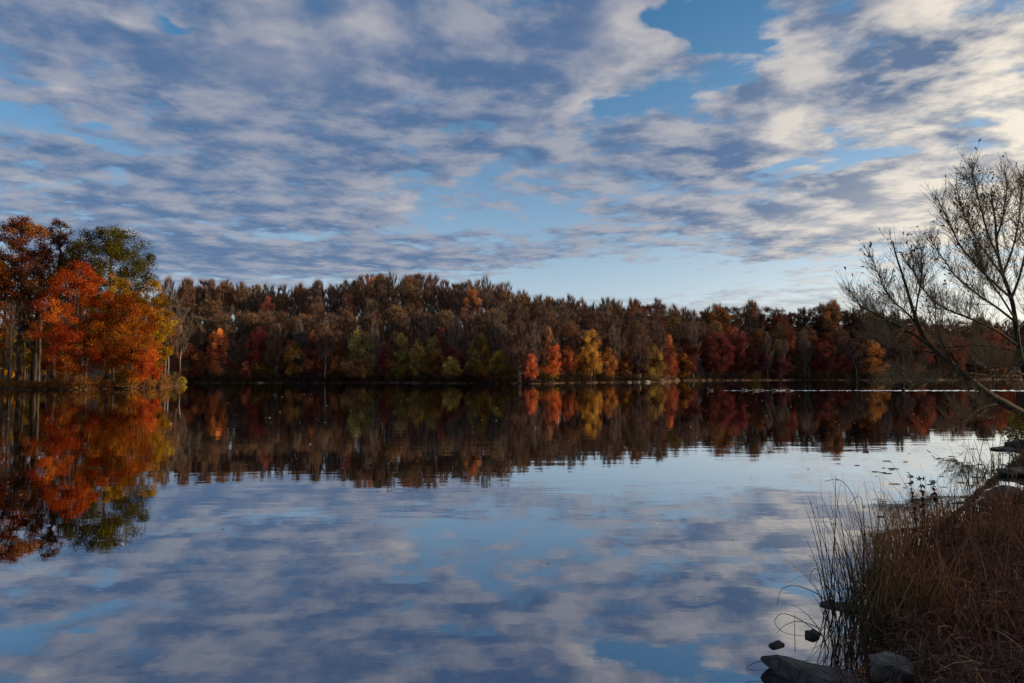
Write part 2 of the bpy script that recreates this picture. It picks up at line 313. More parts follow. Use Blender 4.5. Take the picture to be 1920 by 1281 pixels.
def skeleton(rg,H,W,bole,ncl,prof,trunk_top=.8,lean=(0,0),min_d=None,multi=1,lift=.35,base_r=None):
    """trunk(s), and limbs that reach out to clump centres spread through the crown. Returns chains (points, radii), clump centres, their branch direction"""
    N=[];par=[]
    def addn(p,pa): N.append(np.asarray(p,float)); par.append(pa); return len(N)-1
    chains=[]
    root=addn((0,0,0),-1); starts=[]
    for m in range(multi):
        pa=root; ch=[root]; ang=rg.uniform(0,6.28); sp=(.0 if multi==1 else W*.22)
        wob=rg.normal(0,.012*H,(12,2)).cumsum(0)*.35
        for k in range(1,13):
            t=k/12; z=t*H*trunk_top*(1 if m==0 else rg.uniform(.85,1))
            p=(lean[0]*z+wob[k-1,0]+math.cos(ang)*sp*t**1.3, lean[1]*z+wob[k-1,1]+math.sin(ang)*sp*t**1.3, z); pa=addn(p,pa); ch.append(pa)
        chains.append(ch)
    cl=[]; tries=0; md=min_d or W/ math.sqrt(ncl)*.62
    while len(cl)<ncl and tries<ncl*40:
        tries+=1; t=rg.uniform(0,1); a=rg.uniform(0,6.28); rr=prof(t)*W*.5*math.sqrt(rg.uniform(.04,1))
        z=H*(bole+(1-bole)*t*.97); p=np.array([math.cos(a)*rr+lean[0]*z,math.sin(a)*rr+lean[1]*z,z])
        if rg.uniform()>prof(t)**.8: continue
        if all(np.sum((p-c)**2)>md*md for c in cl): cl.append(p)
    ax=lambda p: math.hypot(p[0]-lean[0]*p[2],p[1]-lean[1]*p[2])
    cl.sort(key=lambda p: ax(p)+.15*p[2])
    arr=np.zeros((13*multi+1+len(cl)*5,3)); 
    for i,p in enumerate(N): arr[i]=p
    tips=[]; dirs=[]
    for c in cl:
        n=len(N); A=arr[:n]; d=np.linalg.norm(A-c,axis=1); hd=np.hypot(A[:,0]-c[0],A[:,1]-c[1])
        cost=d+1.6*np.maximum(0,A[:,2]-c[2]+lift*hd)+(A[:,2]<H*bole*.75)*H
        s=int(np.argmin(cost)); a=A[s].copy(); v=c-a
        ctl=a+v*np.array([.55,.55,.30])+rg.normal(0,.05,3)*np.linalg.norm(v)
        ch=[s]; pa=s
        for k in range(1,5):
            t=k/4; p=(1-t)**2*a+2*t*(1-t)*ctl+t*t*c; pa=addn(p,pa); arr[pa]=p; ch.append(pa)
        chains.append(ch); tips.append(pa); w=c-ctl; dirs.append(w/(np.linalg.norm(w)+1e-9))
    n=len(N); area=np.zeros(n); isleaf=np.ones(n,bool)
    for p in par:
        if p>=0: isleaf[p]=False
    area[isleaf]=1
    for i in range(n-1,0,-1): area[par[i]]+=area[i]
    rad=area**.46; rad=rad/rad[0]*(base_r or H*.0115); rad=np.maximum(rad,H*.0011)
    return arr[:n],chains,rad,np.array(cl),np.array(dirs)
def limb_mesh(name,pts,chains,rad,flare=True):
    M_=Mesh()
    for k,ch in enumerate(chains):
        P_=pts[ch]; r=rad[ch].copy()
        if len(ch)<6: r[0]=min(r[0],r[1]*1.25)
        if P_[0][2]==0 and flare: r[0]*=1.5; P_=P_.copy(); P_[0,2]-=.4
        V,Q=tube(P_,r,7 if r.max()>.1 else 4); M_.add(V,Q)
    return M_.mesh(name,True)
def clump_tone(rg,cen,H):
    return np.clip(.5+.28*np.sin(cen[:,0]*.9+rg.uniform(0,6))*np.sin(cen[:,2]*.7+rg.uniform(0,6))+rg.normal(0,.14,len(cen)),0.05,.95)
PROF={'round':lambda t: math.sin(math.pi*min(1,.12+.86*t))**.6,'oval':lambda t: math.sin(math.pi*(.1+.84*t))**.8,'cone':lambda t: (1-t)**.75*.95+.06,
 'vase':lambda t: (.35+.65*t)*(1-max(0,t-.72)/.34)**.6,'umbrella':lambda t: (.55+.45*math.sin(math.pi*min(1,.25+.6*t)))*(1-max(0,t-.7)/.36)**.7,'low':lambda t: (1-t*.8)**.6}
def leafy(name,seed,H,W,bole,ncl,nleaf,size,prof='round',clr=None,fill=1.0,twigs=4,multi=1,lean=(0,0),trunk_top=.8,up=.35,dens=None):
    """returns (limb mesh, crown mesh); the crown is clumps of single leaves on fine twigs"""
    rg=np.random.default_rng(seed); pts,ch,rad,cl,dr=skeleton(rg,H,W,bole,ncl,PROF[prof],trunk_top,lean,multi=multi)
    tr=limb_mesh(name+'_limbs',pts,ch,rad); M_=Mesh()
    rc=(clr or W*.5*len(cl)**(-1/3)*1.18); ct=clump_tone(rg,cl,H)
    wgt=rg.uniform(.35,1.3,len(cl))*fill
    cnt=np.maximum(3,(nleaf/len(cl)*wgt)).astype(int); ci=np.repeat(np.arange(len(cl)),cnt); n=len(ci)
    off=rand_unit(rg,n)*(rg.uniform(0,1,(n,1))**.5)*rc*rg.uniform(.7,1.25,(len(cl),1))[ci]; off[:,2]*=.8; off[:,2]-=.0
    cen=cl[ci]+off; tone=np.clip(ct[ci]+rg.normal(0,.13,n),0,1)
    leaf_cards(M_,rg,cen,size,tone,up)
    if twigs:
        ti=np.repeat(np.arange(len(cl)),twigs); d=dr[ti]*.5+rand_unit(rg,len(ti))*.8+np.array([0,0,.25]); twig_slivers(M_,rg,cl[ti],d,rc*1.2,H*.0022,.12)
    return tr,M_.mesh(name+'_crown')
def bare(name,seed,H,W,bole,ncl,ntw,twl,tww,prof='vase',leaves=0,lsize=.3,multi=1,lean=(0,0),trunk_top=.85,ltop=.55,upb=.55,base_r=None):
    """leafless tree: limb mesh, twig mesh and (optional) mesh of the last leaves near the top"""
    rg=np.random.default_rng(seed); pts,ch,rad,cl,dr=skeleton(rg,H,W,bole,ncl,PROF[prof],trunk_top,lean,multi=multi,lift=1.5,base_r=base_r)
    tr=limb_mesh(name+'_limbs',pts,ch,rad); M_=Mesh()
    # twigs spring from all along each limb
    ti=rg.integers(0,len(cl),ntw); u=rg.uniform(.2,1.05,(ntw,1)); st=np.array([pts[c[0]] if False else pts[c[1]] for c in ch[multi:]])
    base=st[ti]*(1-u)+cl[ti]*u
    d=dr[ti]*.45+rand_unit(rg,ntw)*.5+np.array([0,0,upb]); tone=np.clip(.35+.5*(base[:,2]/H-.3)+rg.normal(0,.14,ntw),0,1)
    twig_slivers(M_,rg,base,d,twl,tww,tone); tw=M_.mesh(name+'_twigs'); lf=None
    if leaves:
        M2=Mesh(); top=cl[cl[:,2]>H*(bole+(1-bole)*ltop)]; ci=rg.integers(0,len(top),leaves)
        cen=top[ci]+rg.normal(0,W*.085,(leaves,3))+np.array([0,0,twl*.35]); leaf_cards(M2,rg,cen,lsize,np.clip(.5+rg.normal(0,.2,leaves),0,1)); lf=M2.mesh(name+'_leaves')
    return tr,tw,lf
def put(kind,name,meshes,mats,loc,label,group=None,cols=(),rz=0,scale=(1,1,1),tilt=None,cat='tree'):
    """a tree: an Empty at the foot of the trunk with trunk and crown as its parts; meshes are shared between look-alikes"""
    e=empty(name,loc,rz,scale); tag(e,label,cat,group)
    if tilt: e.rotation_euler=(tilt[0],tilt[1],rz)
    for nm,me,ma,co in zip(kind,meshes,mats,cols):
        if me is None: continue
        o=obj(nm,me,ma,e)
        if co is not None: o.color=co
        if nm!='trunk': o['kind']='stuff'
    return e
rnd=random.Random(11)
def srgb(r,g,b,k=1.0,a=.06):
    f=lambda c: ((c/255+.055)/1.055)**2.4 if c>10 else c/255/12.92
    return (min(1,f(r)*k),min(1,f(g)*k),min(1,f(b)*k),a)

# ---- shapes shared by the trees of the far shore
LEAFY=[]
for i,(pf,H,W,bo) in enumerate([('round',12,9,.16),('oval',14,8,.14),('oval',13,7.5,.10),('round',11,10,.12),('cone',13,8,.06),('oval',12,9,.2),('round',13,8.5,.15)]):
    LEAFY.append((leafy('shore_tree_%s'%'abcdefg'[i],100+i,H,W,bo,64,8000,.36,pf,fill=1),H,W))
BARE=[]
for i,(H,W,bo,nl) in enumerate([(24,8,.44,0),(23,7.5,.5,500),(25,9,.42,1100),(22,8.5,.36,0),(24,8,.48,1900),(21,10,.28,0),(25,8,.45,80)]):
    BARE.append((bare('wood_tree_%s'%'abcdefg'[i],200+i,H,W,bo*.85,100,11000,1.9,.032,prof='oval' if i%2 else 'vase',leaves=nl,lsize=.30,upb=1.1,base_r=.2),H,W))
FULL=[]   # tall wood trees that still carry their brown and russet leaves
for i,(H,W,bo) in enumerate([(22,10,.16),(21,9.5,.12),(20,11,.12)]):
    FULL.append((leafy('full_wood_tree_%s'%'abc'[i],240+i,H,W,bo,80,9000,.40,'round',fill=1,twigs=18),H,W))

TW_BROWN=(.112,.070,.054,.02); TW_GREY=(.088,.068,.060,.02); TW_RED=(.130,.070,.052,.02); TW_PALE=(.15,.112,.092,.02)
GOLD=(.56,.31,.09,.03); RUST=(.42,.20,.07,.03)

def far_tree(px,Y,H,kind,i,label,group,col,wk=1.0,col2=None,name=None,cat='tree',dz=-.1):
    x=xof(px,Y); z=far_ground(x,Y)+dz; rz=rnd.uniform(0,6.28)
    if kind=='leafy':
        (m,h,w)=LEAFY[i%len(LEAFY)]; s=H/h
        return put(('trunk','crown'),name or 'shore_tree',m,(BARK,LEAF),(x,Y,z),label,group,(None,col),rz,(s*wk,s*wk,s),cat=cat)
    if kind=='full':
        (m,h,w)=FULL[i%len(FULL)]; s=H/h
        return put(('trunk','crown'),name or 'woodland_tree',m,(BARK,LEAF),(x,Y,z),label,group,(None,col),rz,(s*wk,s*wk,s),cat=cat)
    (m,h,w)=BARE[i%len(BARE)]; s=H/h
    if group in (G_BARE,G_GOLD): wk*=7.0/(w*s)
    return put(('trunk','twig_crown','top_leaves'),name or 'bare_tree',m,(WOODBARK,TWIG,LEAF),(x,Y,z),label,group,(None,col,col2 or GOLD),rz,(s*wk,s*wk,s),cat=cat)

# ---- the wood on the far hillside: row behind row
G_BARE='bare trees of the far hillside wood'; G_RUST='russet trees of the wood across the lake on the right'; G_GOLD='bare treetops with a last dusting of gold leaves on the hill'
nwood=0
def top_py(px): return np.interp(px,[-400,330,420,520,650,720,800,900,950,1000,1060,1110,1160,1220,1290,1350,1420,1500,1560,1640,1750,1920,2300],[500,528,534,540,527,518,524,528,538,552,560,572,566,566,580,574,572,580,566,584,596,600,600])
for row,off in enumerate([6,13,21,30,40,51,63,76]):
    px=300+rnd.uniform(0,20)
    while px<1990:
        D0=float(shore_px(px)); Y=D0+off+rnd.uniform(-3.5,3.5)
        if px<345: Y=max(Y,150+off)
        x=xof(px,Y); g=far_ground(x,Y)
        Hs=ztop(top_py(px),Y)-g                       # the height that would reach the skyline from here
        H=min(Hs,28)*rnd.uniform(.86,1.07) if row>=5 else min(Hs*.96,rnd.uniform(15,21))*(.78 if row==0 else .95)
        H=max(9,H)
        if px>1205 and rnd.random()<.62:
            c=rnd.choice([srgb(108,64,46),srgb(94,56,52),srgb(122,78,48),srgb(88,66,60),srgb(104,82,60),srgb(116,68,44)])
            far_tree(px,Y,H*.97,'full',rnd.randrange(3),'russet brown tree in the dark wood on the right of the far shore',G_RUST,c,rnd.uniform(.8,1.1))
        else:
            i=rnd.randrange(7) if row else rnd.choice([3,5,5,2]); gold=i in (1,2,4)
            tw=rnd.choice([TW_BROWN,TW_BROWN,TW_GREY,TW_RED])
            if gold: far_tree(px,Y,H,'bare',i,'tall nearly bare tree with a few gold leaves at its top in the hillside wood',G_GOLD,tw,rnd.uniform(.95,1.25),rnd.choice([GOLD,RUST,(.46,.32,.12,.03)]))
            else: far_tree(px,Y,H,'bare',i,'tall leafless grey brown tree in the hillside wood across the lake',G_BARE,tw,rnd.uniform(.95,1.3))
        nwood+=1
        px+=(6.3 if row<5 else 5.0)*rnd.uniform(.7,1.35)/Y*F

# ---- trees at the water's edge and skyline trees one can pick out: px, top py, base offset from the shore, crown width in px, kind, shape, colour, words
O=srgb
EDGE=[
 (405,616,6,46,'leafy',0,O(176,96,28),'golden orange round tree standing alone before the dark bare wood'),
 (462,677,3,24,'leafy',6,O(196,96,48),'small salmon orange sapling at the dark water edge below bare trunks'),
 (372,672,7,34,'leafy',1,O(84,46,46),'small dim maroon tree left of the golden orange lone tree'),
 (486,616,9,52,'leafy',3,O(112,46,34),'dark red spreading tree, leftmost of the two dark red neighbours'),
 (530,624,8,46,'leafy',5,O(120,48,34),'dark red tree half hidden behind the yellow green tree'),
 (552,640,4,40,'leafy',2,O(140,104,24),'yellow green tree touching the dark red pair on its right'),
 (590,622,7,46,'leafy',1,O(150,72,32),'tall rust orange tree right of the yellow green tree'),
 (627,634,5,44,'leafy',6,O(140,84,38),'tawny orange brown tree leaning against the dull green tree'),
 (672,618,6,60,'leafy',3,O(104,100,40),'broad dull green tree with a rounded top on the far shore'),
 (668,668,3,56,'leafy',5,O(116,88,40),'low brownish olive tree at the foot of the broad green tree'),
 (722,640,6,40,'leafy',0,O(112,50,36),'dusky red tree between the green tree and the olive row'),
 (752,626,6,40,'leafy',1,O(112,98,38),'olive tree, first of the olive row from the left'),
 (782,634,5,36,'leafy',2,O(128,104,38),'yellowish olive tree, second of the olive row from the left'),
 (812,632,6,38,'leafy',6,O(104,92,36),'dark olive tree, third of the olive row from the left'),
 (848,668,3,38,'leafy',0,O(136,118,36),'low yellow green bushy tree at the end of the olive row'),
 (826,614,10,22,'leafy',2,O(130,58,42),'slim reddish tree rising behind the olive row'),
 (900,618,7,46,'leafy',5,O(122,112,34),'bright moss green tree top standing over bare saplings'),
 (885,664,5,34,'leafy',2,O(116,100,38),'small olive tree under the moss green tree'),
 (975,638,1.6,62,'bare',5,TW_RED,'wide spreading bare tree with pinkish twigs leaning over the water'),
 (995,664,2.2,30,'leafy',6,O(200,102,44),'salmon pink orange little tree beside the spreading bare tree'),
 (1034,638,4,40,'leafy',1,O(226,110,20),'brightest orange tree in the middle of the far shore'),
 (1062,640,5,44,'leafy',5,O(172,98,44),'duller tan orange tree touching the brightest orange tree'),
 (1028,612,12,40,'leafy',4,O(168,116,52),'slender tree with pale gold tips above the brightest orange tree'),
 (1090,634,7,36,'leafy',2,O(122,50,36),'dull crimson tree behind the bright yellow tree'),
 (1108,620,4,48,'leafy',6,O(178,138,30),'bright yellow green tree with an open pointed top'),
 (1142,652,4,36,'leafy',2,O(176,124,34),'yellow tree lower than the bright yellow green one beside it'),
 (1172,646,7,40,'leafy',1,O(108,74,54),'greyish brown leafy tree left of the olive green dome'),
 (1196,640,9,36,'leafy',0,O(100,64,48),'taupe brown tree close behind the olive green dome'),
 (1224,648,2.5,48,'leafy',3,O(128,112,42),'olive green dome shaped tree where the shore turns back'),
 (1254,626,7,40,'leafy',4,O(152,86,36),'orange cone shaped tree beside the olive green dome'),
 (1290,640,5,54,'leafy',5,O(76,38,34),'deep maroon tree right of the orange cone shaped tree'),
 (1345,622,7,58,'leafy',0,O(94,44,44),'large wine brown tree, first of the dark purple trees'),
 (1382,614,10,44,'leafy',1,O(104,52,48),'taller wine brown tree with a rounded lit top'),
 (1420,650,5,46,'leafy',5,O(70,42,44),'low dusky purple tree above the swimming birds'),
 (1480,620,8,28,'leafy',2,O(128,62,34),'narrow rust coloured tree in the dark purple wood'),
 (1462,662,4,44,'leafy',3,O(76,44,42),'low dark brown purple tree under the narrow rust tree'),
 (1546,642,6,46,'leafy',6,O(104,46,38),'crimson tree glowing in the dark wood on the right'),
 (1580,664,4,34,'leafy',1,O(112,56,40),'small brick coloured tree right of the crimson tree'),
 (1636,640,5,56,'leafy',3,O(180,128,42),'golden yellow tree low at the shore behind the leaning bare tree'),
 (1722,612,9,50,'leafy',0,O(126,66,36),'rust orange tree seen through the twigs of the leaning bare tree'),
 (1790,622,8,50,'leafy',5,O(110,58,40),'brown orange tree behind the upright trunk of the bare tree'),
 (1868,618,9,54,'leafy',1,O(118,60,38),'russet tree at the right end of the far shore'),
 # skyline
 (700,518,70,46,'full',0,O(158,100,36),'golden brown crown highest on the hill skyline'),
 (664,528,64,30,'bare',4,TW_BROWN,'slim gold tipped tree just left of the highest golden crown'),
 (650,546,46,30,'full',1,O(166,92,50),'pale orange treetop below the hill skyline'),
 (500,552,40,26,'full',2,O(150,84,56),'dusty orange treetop on the left part of the hillside'),
 (772,542,48,44,'full',1,O(152,94,36),'ochre treetop under the skyline right of the highest crown'),
 (884,540,42,48,'full',0,O(150,96,34),'ochre gold treetop near the end of the hill'),
 (1252,580,46,52,'full',2,O(92,92,40),'dark green treetop on the low skyline'),
 (1346,572,48,60,'full',0,O(136,90,40),'golden brown dome on the low skyline'),
 (1416,568,52,36,'bare',3,TW_PALE,'pale bare treetop standing out against the evening sky'),
 (1560,562,50,50,'full',1,O(140,104,48),'ochre treetop highest on the right hand skyline'),
 (1470,576,44,40,'full',2,O(92,60,46),'dark brown spreading treetop right of the pale bare one'),
 (1136,560,40,32,'bare',0,TW_PALE,'pale feathery bare tree left of the low skyline dip'),
 (1190,562,42,46,'full',0,O(110,78,46),'brown rounded treetop next to the pale feathery bare tree'),
]
for k,(px,tp,off,wpx,kind,i,col,lab) in enumerate(EDGE):
    Y=float(shore_px(px)+wig(px))+off; x=xof(px,Y); H=ztop(tp,Y)-far_ground(x,Y)
    base={'leafy':LEAFY,'full':FULL,'bare':BARE}[kind]; (m,h,w)=base[i%len(base)]
    wk=min(1.7,max(.5,(wpx/F*Y)/(w*H/h)))
    if kind!='bare':
        f=(2.5 if px<960 else 1.85)/(1+1.2*max(0,max(col[:3])-.12)); g=sum(col[:3])/3; col=tuple(min(.7,(c*.84+g*.16)*f*k_) for c,k_ in zip(col[:3],(1.04,.86,1.0)))+(.04,)
    far_tree(px,Y,H,kind,i,lab,None,col,wk)
# smaller trees that fill the edge of the wood
for k in range(44):
    px=352+k*21.5+rnd.uniform(-8,8)
    if abs(px-405)<30 or 960<px<990: continue
    Y=float(shore_px(px)+wig(px))+rnd.uniform(4,11); H=rnd.uniform(4.5,9.5)
    w,c=rnd.choice([('dull gold',O(138,100,40)),('dull gold',O(150,102,38)),('faded olive',O(106,94,42)),('faded olive',O(118,100,44)),('dull rust',O(122,70,40)),('dull rust',O(112,62,42))])
    far_tree(px,Y,H,'leafy',rnd.randrange(7),'small %s understory tree among the larger trees of the far shore'%w,w+' understory trees of the far shore',tuple(min(.6,q*1.9) for q in c[:3])+(.05,),rnd.uniform(.8,1.2),name='understory_tree')
# saplings, bare and pale, between the edge trees
SAP=[(855,594,'tall pale bare sapling right of the low yellow green bushy tree'),(932,600,'tall pale bare sapling, left of a close pair on the far shore'),(945,612,'shorter pale bare sapling, right of a close pair on the far shore'),(1000,606,'pale bare sapling rising behind the salmon pink tree'),(436,640,'thin bare sapling just right of the golden orange lone tree'),(450,634,'thin bare sapling above the small salmon orange sapling'),(560,600,'bare sapling standing over the yellow green tree'),(610,600,'bare sapling over the rust orange tree'),(700,604,'bare sapling right of the broad dull green tree'),(1150,612,'bare sapling behind the lower yellow tree'),(1300,604,'grey bare sapling above the deep maroon tree'),(1440,628,'grey bare sapling above the low dusky purple tree'),(1510,620,'grey bare sapling between the narrow rust tree and the crimson tree'),(1660,612,'grey bare sapling behind the golden yellow shore tree')]
for px,tp,lab in SAP:
    Y=float(shore_px(px))+rnd.uniform(4,8); H=ztop(tp,Y)-far_ground(xof(px,Y),Y)
    far_tree(px,Y,H,'bare',5,lab,'pale saplings at the far water edge',TW_PALE,.6,name='sapling')
# undergrowth of the far shore
SHRUB=[(leafy('shrub_%s'%'abcd'[i],300+i,2.2,2.6,.02,26,900,.17,'low',multi=3,trunk_top=.6,twigs=10),2.2,2.6) for i in range(4)]
def shrub(px,Y,H,wk,col,label,group,g=None,name='shrub'):
    x=xof(px,Y); z=(far_ground(x,Y) if g is None else g)-.05; (m,h,w)=SHRUB[rnd.randrange(4)]; s=H/h
    return put(('stems','leaves'),name,m,(BARK,LEAF),(x,Y,z),label,group,(None,col),rnd.uniform(0,6.28),(s*wk,s*wk,s),cat='shrub')
for k in range(120):
    px=352+k*13.2+rnd.uniform(-6,6); Y=float(shore_px(px)+wig(px))+rnd.uniform(.4,6)
    shrub(px,Y,rnd.uniform(1.3,3.6),rnd.uniform(.9,1.8),rnd.choice([O(70,48,36),O(62,50,40),O(84,60,36),O(58,40,38),O(90,74,40)]),'low dark brown shrub under the trees on the far shore','undergrowth along the far shore')

# ------------------------------------------------------------------ the wooded point on the left
def left_h(px,Y): return far_ground(xof(px,Y),Y)
def solo(name,px,Y,tp,wpx,seed,col,label,bole=.25,ncl=120,nleaf=16000,size=.26,prof='round',fill=1,twigs=8,lean=(0,0),multi=1,trunk_top=.8,bark=None,a=None,cat='tree'):
    x=xof(px,Y); z=far_ground(x,Y); H=ztop(tp,Y)-z; W=wpx/F*Y
    m=leafy(name,seed,H,W,bole,ncl,nleaf,size,prof,fill=fill,twigs=twigs,lean=lean,multi=multi,trunk_top=trunk_top)
    return put(('trunk','crown'),name,m,(bark or BARK,LEAF),(x,Y,z-.1),label,None,(None,col),cat=cat)
solo('red_brown_tree',34,110,402,112,401,O(132,78,48,a=.05),'tall reddish brown tree at the left edge, highest of the wooded point',.42,170,34000,.25,'oval')
solo('sparse_tree',104,116,410,70,402,O(104,72,46,a=.05),'tall thin grey brown tree between the red brown and the green crown',.40,100,9000,.25,'vase',twigs=26)
solo('green_tree',200,114,424,158,403,O(82,76,27,a=.05),'tall dark green tree with a broad spreading crown on the left point',.50,150,52000,.25,'round')
solo('red_maple',140,104,488,132,404,O(174,80,32,a=.05),'glowing red orange maple in front of the green tree',.10,190,62000,.19,'round')
solo('orange_tree',246,106,546,104,405,O(160,88,32,a=.05),'deep orange tree right of the glowing red maple',.10,170,48000,.19,'oval')
solo('olive_gold_tree',284,113,522,76,406,O(164,122,30,a=.05),'olive gold tree at the tip of the wooded point',.14,150,38000,.20,'oval')
solo('gold_flank_tree',212,110,512,90,410,O(150,108,26,a=.06),'yellow olive crown showing between the red maple and the green tree',.22,120,26000,.21,'oval')
solo('leaning_tree',268,101.5,652,52,407,O(180,80,38,a=.04),'small red orange tree leaning out over the water on the left point',.3,60,7000,.21,'round',lean=(.22,-.1))
solo('edge_orange_tree',-8,108,482,60,408,O(206,110,30,a=.06),'bright orange foliage cut by the left edge of the picture',.3,80,11000,.25,'oval')
solo('brown_back_tree',66,122,470,80,409,O(112,74,44,a=.05),'dull brown tree in the back of the wooded point under the tall crowns',.3,110,15000,.27,'oval',twigs=16)
solo('olive_back_tree',160,126,505,110,411,O(92,82,40,a=.05),'shaded olive tree behind the red maple',.2,110,16000,.28,'round')
for k,(px,tp,col,lab) in enumerate([(14,600,O(176,124,30),'golden young tree in the back of the point, first from the left edge'),(50,622,O(150,120,30),'yellow green young tree in the back of the point behind dark trunks'),(84,606,O(140,100,40),'tawny young tree in the back of the point beside pale leaning stems'),(112,640,O(170,84,40),'small orange red young tree left of the maple trunk'),(-20,600,O(150,110,30),'dim gold young tree in the back at the very edge')]):
    solo('young_tree',px,128+k*2.5,tp,52,420+k,col,lab,.1,60,6500,.28,'oval')
# the dim wood behind the point
for row,Y0 in enumerate((134,147,162)):
    px=-90+row*9
    while px<296:
        Y=Y0+rnd.uniform(-4,4); g=far_ground(xof(px,Y),Y); H=min(20,ztop(548+rnd.uniform(-6,26),Y)-g)
        if rnd.random()<.6: far_tree(px,Y,H,'bare',rnd.randrange(7),'bare tree in the dim wood seen between the trunks of the left point','dim wood behind the left point',TW_BROWN,1.2)
        else: far_tree(px,Y,H*.8,'full',rnd.randrange(3),'leafy brown tree in the dim wood seen between the trunks of the left point','dim wood behind the left point',rnd.choice([O(104,74,42),O(120,84,40),O(96,78,44)]),1.1)
        px+=6.2*rnd.uniform(.8,1.3)/Y*F
# dark straight trunks of the wood on the point
for k,(px,Y,tp) in enumerate([(4,112,470),(16,118,455),(60,114,500),(72,118,470),(122,115,520),(-14,116,460),(46,124,480),(98,126,500)]):
    x=xof(px,Y); z=far_ground(x,Y); H=ztop(tp,Y)-z
    m=bare('straight_tree',440+k,H,5,.5,26,700,1.5,.04,base_r=.2)
    put(('trunk','twig_crown'),'straight_tree',m[:2],(BARK,TWIG),(x,Y,z-.1),'straight dark trunk with bare twigs among the tall trees of the left point','dark straight trunks on the left point',(None,TW_BROWN))
def bare_solo(name,px,Y,tp,wpx,seed,label,lean=(0,0),bole=.2,ncl=30,ntw=500,r=.13,mat=None):
    x=xof(px,Y); z=far_ground(x,Y); H=ztop(tp,Y)-z
    m=bare(name,seed,H,wpx/F*Y,bole,ncl,ntw,1.0,.03,'round',lean=lean,base_r=r,upb=.3)
    put(('trunk','twig_crown'),name,m[:2],(mat or PALE,TWIG),(x,Y,z-.1),label,None,(None,TW_PALE))
bare_solo('dead_tree',20,104,560,58,451,'pale bare dead tree with spreading branches at the left water edge',(.05,0),r=.14)
bare_solo('leaning_sapling',84,106,640,18,452,'pale leaning stem, the steeper of two in front of the maple',(.18,0),.5,8,60,.09)
bare_solo('leaning_sapling',86,105.5,655,20,453,'pale leaning stem, the flatter of two in front of the maple',(.42,0),.5,8,60,.09)
for k in range(50):
    px=-20+k*7.2+rnd.uniform(-3,3); D=float(shore_px(px)+wig(px)); Y=D+rnd.uniform(.5,3.2)
    c=rnd.choice([O(132,92,44),O(120,74,40),O(112,90,44),O(150,94,46),O(104,62,38)])
    shrub(px,Y,rnd.uniform(.9,2.3)*(1.15 if px>90 else .7),rnd.uniform(.9,1.5),c,'brown and olive shrub hanging over the water along the left point','shrubs along the left point')
shrub(341,float(shore_px(341))+1,1.9,1.1,O(176,160,62),'bright yellow green bush at the very tip of the left point',None,name='green_bush')

# ------------------------------------------------------------------ rocks
def rock_mesh(name,seed,dim,cuts=11,sub=4):
    rg=np.random.default_rng(seed); bm=bmesh.new(); bmesh.ops.create_icosphere(bm,subdivisions=sub,radius=1)
    pl=[(rand_unit(rg,1)[0],rg.uniform(.42,.8)) for _ in range(cuts)]
    ph=rg.uniform(0,6,6)
    for v in bm.verts:
        p=np.array(v.co)
        for n,d in pl:
            e=p@n-d
            if e>0: p=p-n*e*.96
        p=p*(1+.05*math.sin(p[0]*5+ph[0])*math.sin(p[1]*6+ph[1])+.035*math.sin(p[2]*9+ph[2]+p[0]*7)+rg.normal(0,.012))
        v.co=(p[0]*dim[0],p[1]*dim[1],p[2]*dim[2])
    me=bpy.data.meshes.new(name); bm.to_mesh(me); bm.free(); return me
def rock(px,py,dim,seed,mat,label,rz=0,z=0.0,sink=.0,tilt=(0,0)):
    p=ground_px(px,py,z); o=obj('rock',rock_mesh('rock',seed,dim),mat,None,(p.x,p.y,z-sink)); o.rotation_euler=(tilt[0],tilt[1],rz); tag(o,label,'rock'); return o
rock(1525,1272,(.40,.22,.17),1,ROCK,'large flat grey rock at the water edge at the bottom of the view',-.35,0,.02,(.1,.12))
rock(1459,1211,(.085,.05,.055),2,DARKROCK,'small black pointed rock in the water above the large grey rock',.2,0,.005)
rock(1526,1190,(.10,.07,.075),3,DARKROCK,'small dark rock with a pale chip among the bent reeds',.5,0,.01)
rock(1575,1140,(.32,.12,.05),4,DARKROCK,'long low dark stone lying in the water behind the reeds',-.35,0,.0)
rock(1662,1262,(.22,.17,.17),5,ROCK,'blue grey boulder half buried in the dry grass',.4,.20,.05)
rock(1885,928,(.62,.42,.28),6,DARKROCK,'big dark boulder at the bend of the near bank',.5,0,.02)
rock(1866,944,(.38,.3,.12),7,DARKROCK,'low dark stone at the foot of the big boulder',.1,0,.02)
rock(1905,890,(.6,.4,.16),8,DARKROCK,'flat dark ledge of stone behind the big boulder',.3,0,.0)
rock(1882,843,(.42,.22,.09),9,DARKROCK,'small flat stone standing clear in the water beyond the boulder',.1,0,.0)
rock(1922,838,(.6,.4,.28),10,DARKROCK,'dark stone cut by the right edge below the leaning tree',.1,0,.0)
for k,(px,py,w,lab) in enumerate([(75,727,.95,'larger pale boulder at the left water edge'),(89,727.5,.5,'smaller pale boulder right of the larger one'),(64,728,.4,'low pale stone left of the larger pale boulder')]):
    rock(px,py+1,(w,w*.7,w*.62),20+k,PALEROCK,lab+' on the wooded point' if k!=1 else lab,.3*k,0,.05)
for k,(px,w,lab) in enumerate([(487,.45,'small pale stone on the far shore under the bare trunks'),(492,.35,'smaller pale stone touching another on the far shore'),(1196,.7,'grey stone on the far shore left of the olive dome tree'),(1214,.9,'long pale stone under the olive dome tree'),(1180,.6,'low stone on the far shore under the taupe tree')]):
    Y=float(shore_px(px)+wig(px))+.3; o=obj('rock',rock_mesh('rock',30+k,(w*1.3,w*.8,w*.5)),PALEROCK,None,(xof(px,Y),Y,.12)); tag(o,lab,'rock')

